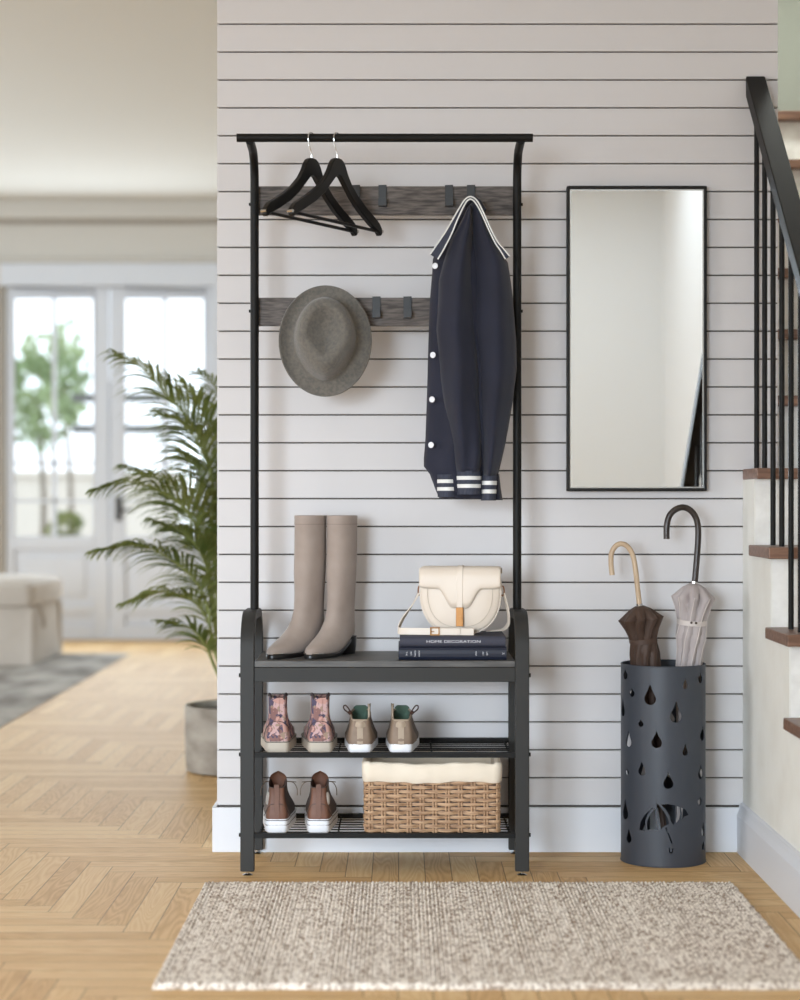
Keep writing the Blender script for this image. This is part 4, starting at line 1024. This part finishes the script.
# strap draped: left side down and across the front on the book, right side down behind
sp = smooth_path([(-0.104, -0.004, 0.098), (-0.118, -0.010, 0.070), (-0.138, -0.022, 0.040), (-0.148, -0.034, 0.018), (-0.147, -0.048, 0.009), (-0.128, -0.058, 0.0085), (-0.09, -0.060, 0.0085), (-0.03, -0.0615, 0.0085), (0.036, -0.0625, 0.0085)], 6)
n_ = len(sp); wd = []
for i in range(n_):
    f = min(1, i/(n_*0.5)); wd.append(tuple(Vector((0.35*(1-f), -0.9*(1-f)+0.1, 0.1+1.0*f)).normalized()))
MB().ribbon(sp, wd, 0.0165, 0.0026).build('shoulder_strap', M['cream'], bag, bevel=0.0008)
sp = smooth_path([(0.104, -0.004, 0.098), (0.112, -0.008, 0.070), (0.116, -0.004, 0.040), (0.112, 0.01, 0.020), (0.095, 0.03, 0.008), (0.06, 0.045, 0.004)], 6)
MB().ribbon(sp, [tuple(Vector((0.5, -1, 0)))]*len(sp), 0.013, 0.0026).build('shoulder_strap', M['cream'], bag, bevel=0.0008)
bkx = -0.058
fr = MB().box((bkx-0.011, -0.0655, -0.0002+0.0005), (bkx-0.0085, -0.0600, 0.0185)).box((bkx+0.0085, -0.0655, 0.0003), (bkx+0.011, -0.0600, 0.0185)).box((bkx-0.011, -0.0655, 0.016), (bkx+0.011, -0.0600, 0.0185)).box((bkx-0.011, -0.0655, 0.0003), (bkx+0.011, -0.0600, 0.0025)).box((bkx-0.009, -0.0660, 0.0075), (bkx-0.001, -0.0630, 0.0095))
fr.build('buckle', M['gold'], bag, bevel=0.0006)
MB().box((-0.0225+0.018, -0.0655, 0.0006), (-0.0185+0.022, -0.0585, 0.017)).build('strap_keeper', M['cream'], bag, bevel=0.0008)

# ------------------------------------------------------------------ mirror
mx0, mz1 = at(567, 186, -0.028); mx1, mz0 = at(707, 491, -0.028)
mr = thing('wall_mirror', 'tall rectangular mirror with a thin black frame on the white plank wall', 'mirror', ((mx0+mx1)/2, -0.0005, (mz0+mz1)/2))
ML = mr.location.copy()
f = MB(); fw = 0.0078; y0, y1 = -0.028, -0.0008
f.box((mx0, y0, mz0), (mx0+fw, y1, mz1)).box((mx1-fw, y0, mz0), (mx1, y1, mz1)).box((mx0+fw, y0, mz0), (mx1-fw, y1, mz0+fw)).box((mx0+fw, y0, mz1-fw), (mx1-fw, y1, mz1))
lift(f.build('frame', M['hanger'], mr, bevel=0.001), ML)
lift(MB().box((mx0+fw, -0.022, mz0+fw), (mx1-fw, -0.004, mz1-fw)).build('mirror_glass', M['mirror'], mr), ML)
be = MB(); e = 0.0035
a0, a1, c0, c1 = mx0+fw, mx1-fw, mz0+fw, mz1-fw
for p, q_ in ((((a0, c0), (a1, c0), (a1-e, c0+e), (a0+e, c0+e)), 0), (((a1, c0), (a1, c1), (a1-e, c1-e), (a1-e, c0+e)), 0), (((a1, c1), (a0, c1), (a0+e, c1-e), (a1-e, c1-e)), 0), (((a0, c1), (a0, c0), (a0+e, c0+e), (a0+e, c1-e)), 0)):
    be.prism(list(p), -0.0228, -0.0221)
lift(be.build('bevelled_edge', M['mirror_edge'], mr), ML)

# ------------------------------------------------------------------ umbrella stand with cut-outs
UX, UY, UR, UH = 0.6855, -0.118, 0.1095, 0.512
us = thing('umbrella_stand', 'dark slate metal cylinder umbrella stand with cut-out raindrops and umbrella motif', 'umbrella stand', (UX, UY, 0.0))
def cyl_wall():
    seg = 128; rs = []
    for r, z in ((UR, 0.001), (UR, UH), (UR-0.0016, UH), (UR-0.0016, 0.001)):
        rs.append([(r*math.cos(2*PI*k/seg), r*math.sin(2*PI*k/seg), z) for k in range(seg)])
    return MB().loft(rs, closed=True)
shell = cyl_wall().build('perforated_shell', M['stand'], us, smooth=True, angle=40)
cut = MB()
def drop_poly(h, hw_, n=14):
    """teardrop, tip up, centred on its height"""
    out = []; r = hw_
    for k in range(n+1):
        a = -PI*0.12-(PI*0.76)*0 + (PI+PI*0.24)*k/n
        a = math.radians(20)-math.radians(220)*k/n
        out.append((r*math.cos(a), -h/2+r+r*math.sin(a)))
    out.append((-r*0.42, h*0.18)); out.append((0, h/2)); out.append((r*0.42, h*0.18))
    return out
def cutter(poly, ang, zc):
    """ang: 0 = facing the room (-Y), positive towards +X; planar prism through the shell"""
    nrm = Vector((math.sin(ang), -math.cos(ang), 0)); tg = Vector((math.cos(ang), math.sin(ang), 0)); n = len(poly)
    vs = []
    for r in (UR-0.022, UR+0.012):
        for x, z in poly: p = nrm*r+tg*x; vs.append((p.x, p.y, zc+z))
    cut.add(vs, [tuple(range(n)), tuple(reversed(range(n, 2*n)))]+[(k, k+n, (k+1) % n+n, (k+1) % n) for k in range(n)])
def pxz(py): return CAMZ-(py-500)*4.81/FPX
drops = [(217, 148, 240, 27), (331, 220, 315, 27), (371, 122, 170, 12), (246, 352, 426, 23), (371, 408, 460, 14), (182, 487, 549, 18), (297, 530, 602, 22), (178, 305, 337, 13),
         (109, 92, 138, 20), (139, 168, 210, 16), (98, 222, 305, 24), (123, 360, 432, 21), (118, 528, 558, 14), (109, 662, 755, 26), (125, 790, 853, 19),
         (437, 105, 150, 20), (446, 340, 405, 24), (438, 505, 570, 22), (435, 645, 685, 18), (449, 760, 825, 22), (449, 845, 885, 16)]
for cx, yt, yb_, hw_ in drops:
    px = 600+cx/4.347
    ang = min((math.radians(d/2) for d in range(-158, 159)), key=lambda a: abs(400+(UX+UR*math.sin(a))*FPX/(UY-CAMY-UR*math.cos(a))-px))
    zt, zb = pxz(650+yt/4.347), pxz(650+yb_/4.347)
    cutter(drop_poly(zt-zb, min(hw_/4.347/392, 0.0155)), ang, (zt+zb)/2)
rr = random.Random(21)
for row in range(6):
    for k in range(8):
        ang = math.radians(105+150*(k+0.5*(row % 2))/8)
        cutter(drop_poly(rr.uniform(0.03, 0.05), rr.uniform(0.009, 0.013)), ang, 0.07+0.075*row+rr.uniform(-0.012, 0.012))
SH = 8.889
def mot(pts):
    poly = []
    for cx, cy in pts:
        px = 620+cx/SH; py = 780+cy/SH; poly.append(((px-400)*4.81/FPX-UX, pxz(py)))
    return poly
G = [[(182, 458), (190, 385), (222, 318), (282, 252), (300, 246), (250, 305), (228, 370), (230, 456)],
     [(246, 448), (244, 375), (268, 312), (314, 250), (314, 310), (322, 385), (334, 445), (290, 434)],
     [(352, 440), (336, 360), (327, 290), (324, 200), (350, 228), (395, 290), (425, 345), (432, 388), (396, 402)],
     [(362, 216), (425, 210), (488, 222), (490, 320), (478, 400), (450, 372), (438, 318), (408, 265)],
     [(502, 228), (526, 238), (534, 300), (522, 350), (496, 378), (504, 300)],
     [(540, 244), (580, 262), (612, 314), (585, 322), (570, 326), (548, 352), (548, 300)],
     [(398, 420), (410, 418), (464, 555), (453, 560)],
     [(428, 602), (437, 602), (442, 632), (450, 638), (458, 630), (462, 600), (471, 602), (466, 640), (450, 652), (433, 642)]]
for g in G:
    poly = mot(g); n = len(poly); a2 = sum(poly[k][0]*poly[(k+1) % n][1]-poly[(k+1) % n][0]*poly[k][1] for k in range(n))
    if a2 < 0: poly = poly[::-1]
    cut.prism(poly, -UR-0.02, -UR+0.055)
co = cut.build('cutter', M['stand'])
co.location = us.location
bm_ = shell.modifiers.new('cut', 'BOOLEAN'); bm_.object = co; bm_.operation = 'DIFFERENCE'; bm_.solver = 'EXACT'; bm_.use_self = True
bpy.context.view_layer.update(); dg = bpy.context.evaluated_depsgraph_get()
nm = bpy.data.meshes.new_from_object(shell.evaluated_get(dg)); shell.modifiers.clear(); shell.data = nm
if not nm.materials: nm.materials.append(M['stand'])
bpy.data.objects.remove(co)
print('STAND POLYS', len(nm.polygons))
MB().lathe([(UR-0.002, 0.004), (UR-0.002, 0.010)], seg=64).build('base_tray', M['stand'], us)
MB().tube([(UR*math.cos(2*PI*k/96)*0.993, UR*math.sin(2*PI*k/96)*0.993, UH) for k in range(96)], 0.0016, 8, closed=True, caps=False).build('rolled_rim', M['stand'], us, smooth=True)
MB().tube([((UR+0.0002)*math.cos(2*PI*k/96), (UR+0.0002)*math.sin(2*PI*k/96), 0.0018) for k in range(96)], 0.0016, 8, closed=True, caps=False).build('rolled_foot', M['stand'], us, smooth=True)

# ------------------------------------------------------------------ umbrellas
def umbrella(label, hpts, hr, yk, ttop, bottom, rim, mats, rimw, strapw, lobes, tw, studs, rimpx):
    """hpts: handle px path; ttop: canopy top point; bottom: tip point"""
    t = thing('umbrella', label, 'umbrella', bottom)
    B = Vector(bottom); T = Vector(ttop)
    lift(MB().tube(smooth_path([P3(px, py, yk) for px, py in hpts], 5), hr, 14).build('crook_handle', mats[0], t, smooth=True), B)
    ax = (T-B); Ln = ax.length; ax.normalize(); e1 = Vector((1, 0, 0)); e1 = (e1-ax*e1.dot(ax)).normalized(); e2 = ax.cross(e1)
    lift(MB().tube([T-ax*0.01, T+ax*0.006], 0.0085, 14).build('collar_ferrule', M['chrome'], t, smooth=True), B)
    lift(MB().tube([B, B+ax*0.06], [0.003, 0.004], 10).build('tip', M['chrome'], t, smooth=True), B)
    tab = rim
    def ringpt(s_, th, amp_scale=1.0):
        r, amp, rot = interp(tab, s_)
        lobe = abs(math.cos(lobes/2*(th+rot)))**0.7 if amp > 0 else 0
        rr_ = r*(1-amp+amp*lobe*1.0)
        return rr_
    rings = []; NTH = lobes*8
    ss = sorted(set([x[0] for x in tab]+[x*0.012 for x in range(int(Ln/0.012)+1)]))
    for s_ in ss:
        if s_ > Ln-0.03: break
        ring = []
        for k in range(NTH):
            th = 2*PI*k/NTH; r = ringpt(s_, th); p = T-ax*s_+(e1*math.cos(th)+e2*math.sin(th))*r; ring.append(p)
        rings.append(ring)
    lift(MB().loft(rings).build('folded_canopy', mats[1], t, smooth=True, angle=55), B)
    # rib piping along the fold crests, ending in the rim tips
    for q in range(lobes):
        pts = []
        for s_ in ss:
            if s_ < tab[2][0]-0.004 or s_ > Ln-0.06: continue
            r, amp, rot = interp(tab, s_); th = 2*PI*q/lobes-rot
            pts.append(T-ax*s_+(e1*math.cos(th)+e2*math.sin(th))*(r+0.0004))
        lift(MB().tube(pts, 0.0011, 6).build('rib', mats[2], t, smooth=True), B)
    s_ = strapw; r = interp(tab, s_)[0]+0.0012
    lift(MB().loft([[T-ax*(s_+ds)+(e1*math.cos(2*PI*k/32)+e2*math.sin(2*PI*k/32))*(r+dr)+ax*0.003*math.sin(2*PI*k/32) for k in range(32)] for ds, dr in ((-0.0065, -0.001), (-0.0065, 0.0005), (0.0065, 0.0005), (0.0065, -0.001))], closed=True).build('tie_strap', mats[2] if studs else mats[1], t, bevel=0.0005), B)
    if studs:
        for a in (-1.75, -1.45):
            p = T-ax*s_+(e1*math.cos(a)+e2*math.sin(a))*(r+0.001); d = (e1*math.cos(a)+e2*math.sin(a))
            lift(MB().tube([p, p+d*0.002], 0.0032, 12).build('snap', M['umb_brown'], t, smooth=True), B)
    return t
uy = -0.118
tt = P3(639.5, 606, uy-0.012); bt = (UX+0.012, UY+0.02, 0.0108)
umbrella('brown folded umbrella with a pale wooden crook handle in the metal stand',
         [(612.2, 575), (611, 563), (611.6, 553), (615.6, 546.2), (621.4, 543.8), (628, 547), (633.2, 556.5), (635.8, 572), (637.6, 588), (639.3, 604)], 0.0068, uy-0.012, tt, bt,
         [(0, 0.012, 0.0, 0), (0.008, 0.028, 0.12, 0.0), (0.032, 0.058, 0.5, 0.12), (0.06, 0.044, 0.36, 0.3), (0.088, 0.035, 0.2, 0.45), (0.125, 0.0385, 0.25, 0.8), (0.2, 0.037, 0.3, 1.2), (0.35, 0.022, 0.3, 1.8), (0.5, 0.008, 0.1, 2.2), (0.7, 0.004, 0, 2.2)],
         (M['beech'], M['umb_brown'], M['umb_brown']), 0.05, 0.088, 8, 1.0, False, None)
tt = P3(694.3, 583.5, uy-0.005); bt = (UX+0.035, UY+0.0, 0.0108)
umbrella('light taupe folded umbrella with a dark crook handle in the metal stand',
         [(666.6, 539), (666.8, 526), (669.6, 515.5), (676.5, 509), (684.5, 507.5), (692, 511.8), (697, 521), (698.3, 534), (697, 557), (694.8, 582)], 0.0082, uy-0.005, tt, bt,
         [(0, 0.012, 0.0, 0), (0.010, 0.030, 0.12, 0.0), (0.036, 0.057, 0.5, 0.1), (0.062, 0.046, 0.36, 0.16), (0.100, 0.037, 0.2, 0.28), (0.14, 0.041, 0.25, 0.5), (0.17, 0.035, 0.3, 0.6), (0.22, 0.033, 0.3, 0.8), (0.38, 0.022, 0.3, 1.4), (0.55, 0.008, 0.1, 1.8), (0.75, 0.004, 0, 1.8)],
         (M['ebony'], M['umb_grey'], M['umb_rib']), 0.05, 0.100, 8, 1.0, True, None)

# ------------------------------------------------------------------ palm in concrete pot
PX, PY = -0.574, 1.51
pl = thing('potted_palm', 'green areca palm in a round concrete pot behind the white plank wall', 'plant', (PX, PY, 0))
MB().lathe([(0.150, 0.002), (0.166, 0.006), (0.170, 0.05), (0.172, 0.226), (0.168, 0.230), (0.157, 0.228), (0.155, 0.20), (0.05, 0.198)], seg=48).build('pot', M['concrete'], pl, smooth=True, angle=50)
MB().lathe([(0.1545, 0.195), (0.1545, 0.205), (0.08, 0.212), (0.005, 0.214)], seg=32).build('soil', M['soil'], pl, smooth=True)
rr = random.Random(42)
def frond(path, leafn, lmax, droop, y_off=0.0, start=0.35):
    """path: [(px,py,dy)] px path from base to tip, dy = depth offset from the pot"""
    W3 = [Vector((PX+rr.uniform(-0.03, 0.03), PY+rr.uniform(-0.04, 0.04), 0.205))]+[P3(px, py, PY+dy) for px, py, dy in path]
    pts = smooth_path([p-Vector((PX, PY, 0)) for p in W3], 8); n = len(pts)
    b = MB(); rs = [0.006*(1-i/n)+0.0012 for i in range(n)]
    lens = [0]
    for i in range(1, n): lens.append(lens[-1]+(pts[i]-pts[i-1]).length)
    tot = lens[-1]
    st_ = MB().tube(pts, rs, 7).build('frond', M['stem'], pl, smooth=True)
    def P(s_):
        s_ *= tot
        for i in range(1, n):
            if lens[i] >= s_:
                f_ = (s_-lens[i-1])/max(1e-9, lens[i]-lens[i-1]); return pts[i-1].lerp(pts[i], f_), (pts[i]-pts[i-1]).normalized()
        return pts[-1], (pts[-1]-pts[-2]).normalized()
    leafn = int(leafn*1.45)
    for k in range(leafn):
        f_ = k/(leafn-1); s_ = start+(1-start)*f_*0.995; p, tg = P(s_)
        ll = 1.3*lmax*(0.55+0.45*math.sin(PI*min(1, f_*1.15+0.12)))*(1-0.55*max(0, f_-0.7)/0.3)
        side = tg.cross(Vector((0, 0.35, 1))).normalized()
        for sg in (-1, 1):
            d = (side*sg*0.85+tg*(0.75+0.35*f_)+Vector((0, -0.1, 0.22))).normalized()
            d = (d+Vector((rr.uniform(-.12, .12), rr.uniform(-.12, .12), rr.uniform(-.12, .12)))).normalized()
            q = Vector(p); cur = d.copy(); L_ = ll*rr.uniform(0.85, 1.1); ns = 7
            wv = cur.cross(Vector((0, 0, 1))); 
            if wv.length < 0.1: wv = Vector((1, 0, 0))
            wv = (wv.normalized()+Vector((0, rr.uniform(-.4, .4), rr.uniform(-.3, .9)))).normalized()
            rows = []
            for m_ in range(ns+1):
                u = m_/ns; wdt = 0.0058*math.sin(PI*min(1, (u*0.86+0.14)))**0.8*(1-u*0.25) if m_ < ns else 0.0004
                w2 = (wv-cur*wv.dot(cur)).normalized(); up_ = cur.cross(w2).normalized()
                rows.append((q-w2*wdt, q+up_*wdt*0.3, q+w2*wdt)); q = q+cur*L_/ns
                cur = (cur+Vector((0, 0, -droop*(0.12+0.24*u)))).normalized()
            o_ = len(b.V); b.V += [tuple(v) for r_ in rows for v in r_]
            for m_ in range(ns):
                a = o_+m_*3; b.F += [(a, a+1, a+4, a+3), (a+1, a+2, a+5, a+4)]
    b.build('leaflets', M['leaf'], st_, smooth=True, angle=180)
frond([(214, 560, 0), (212, 480, -.05), (196, 430, -.1), (165, 393, -.15), (140, 366, -.2), (114, 353, -.25)], 34, 0.21, 1.1, start=0.54)
frond([(217, 560, .05), (218, 480, 0), (210, 430, -.05), (196, 400, -.1), (182, 383, -.12)], 26, 0.20, 0.8, start=0.57)
frond([(212, 610, -.05), (206, 560, -.1), (192, 520, -.2), (168, 495, -.25), (130, 482, -.3), (96, 490, -.32)], 34, 0.17, 1.1, start=0.50)
frond([(213, 600, 0), (208, 550, 0), (198, 510, -.05), (172, 485, -.1), (124, 466, -.15)], 30, 0.18, 1.2, start=0.54)
frond([(213, 640, -.1), (208, 608, -.1), (196, 582, -.15), (172, 560, -.2), (138, 545, -.25), (94, 552, -.25)], 30, 0.15, 1.1, start=0.48)
frond([(214, 650, 0), (208, 622, -.05), (192, 600, -.1), (160, 592, -.15), (124, 604, -.18)], 26, 0.13, 1.0, start=0.48)
frond([(214, 665, -.1), (206, 646, -.15), (190, 628, -.2), (158, 620, -.22)], 18, 0.11, 0.9, start=0.52)
frond([(222, 560, .2), (228, 470, .15), (226, 420, .1), (214, 385, .05), (198, 372, 0)], 24, 0.19, 0.9, start=0.57)
frond([(224, 640, .1), (232, 560, .2), (250, 500, .3), (280, 470, .35)], 22, 0.18, 1.1, start=0.52)
frond([(218, 640, .1), (216, 590, .15), (211, 556, .15), (196, 530, .1), (178, 528, .1)], 20, 0.14, 1.2, start=0.57)
frond([(220, 560, .05), (216, 500, -.02), (204, 455, -.08), (184, 425, -.14), (158, 412, -.18)], 28, 0.18, 1.3, start=0.57)
frond([(218, 600, .1), (214, 545, .05), (206, 500, 0), (196, 470, -.05), (176, 448, -.1)], 26, 0.17, 1.3, start=0.54)
frond([(216, 620, -.05), (210, 580, -.12), (200, 552, -.18), (180, 530, -.22), (150, 520, -.26)], 28, 0.15, 1.3, start=0.52)
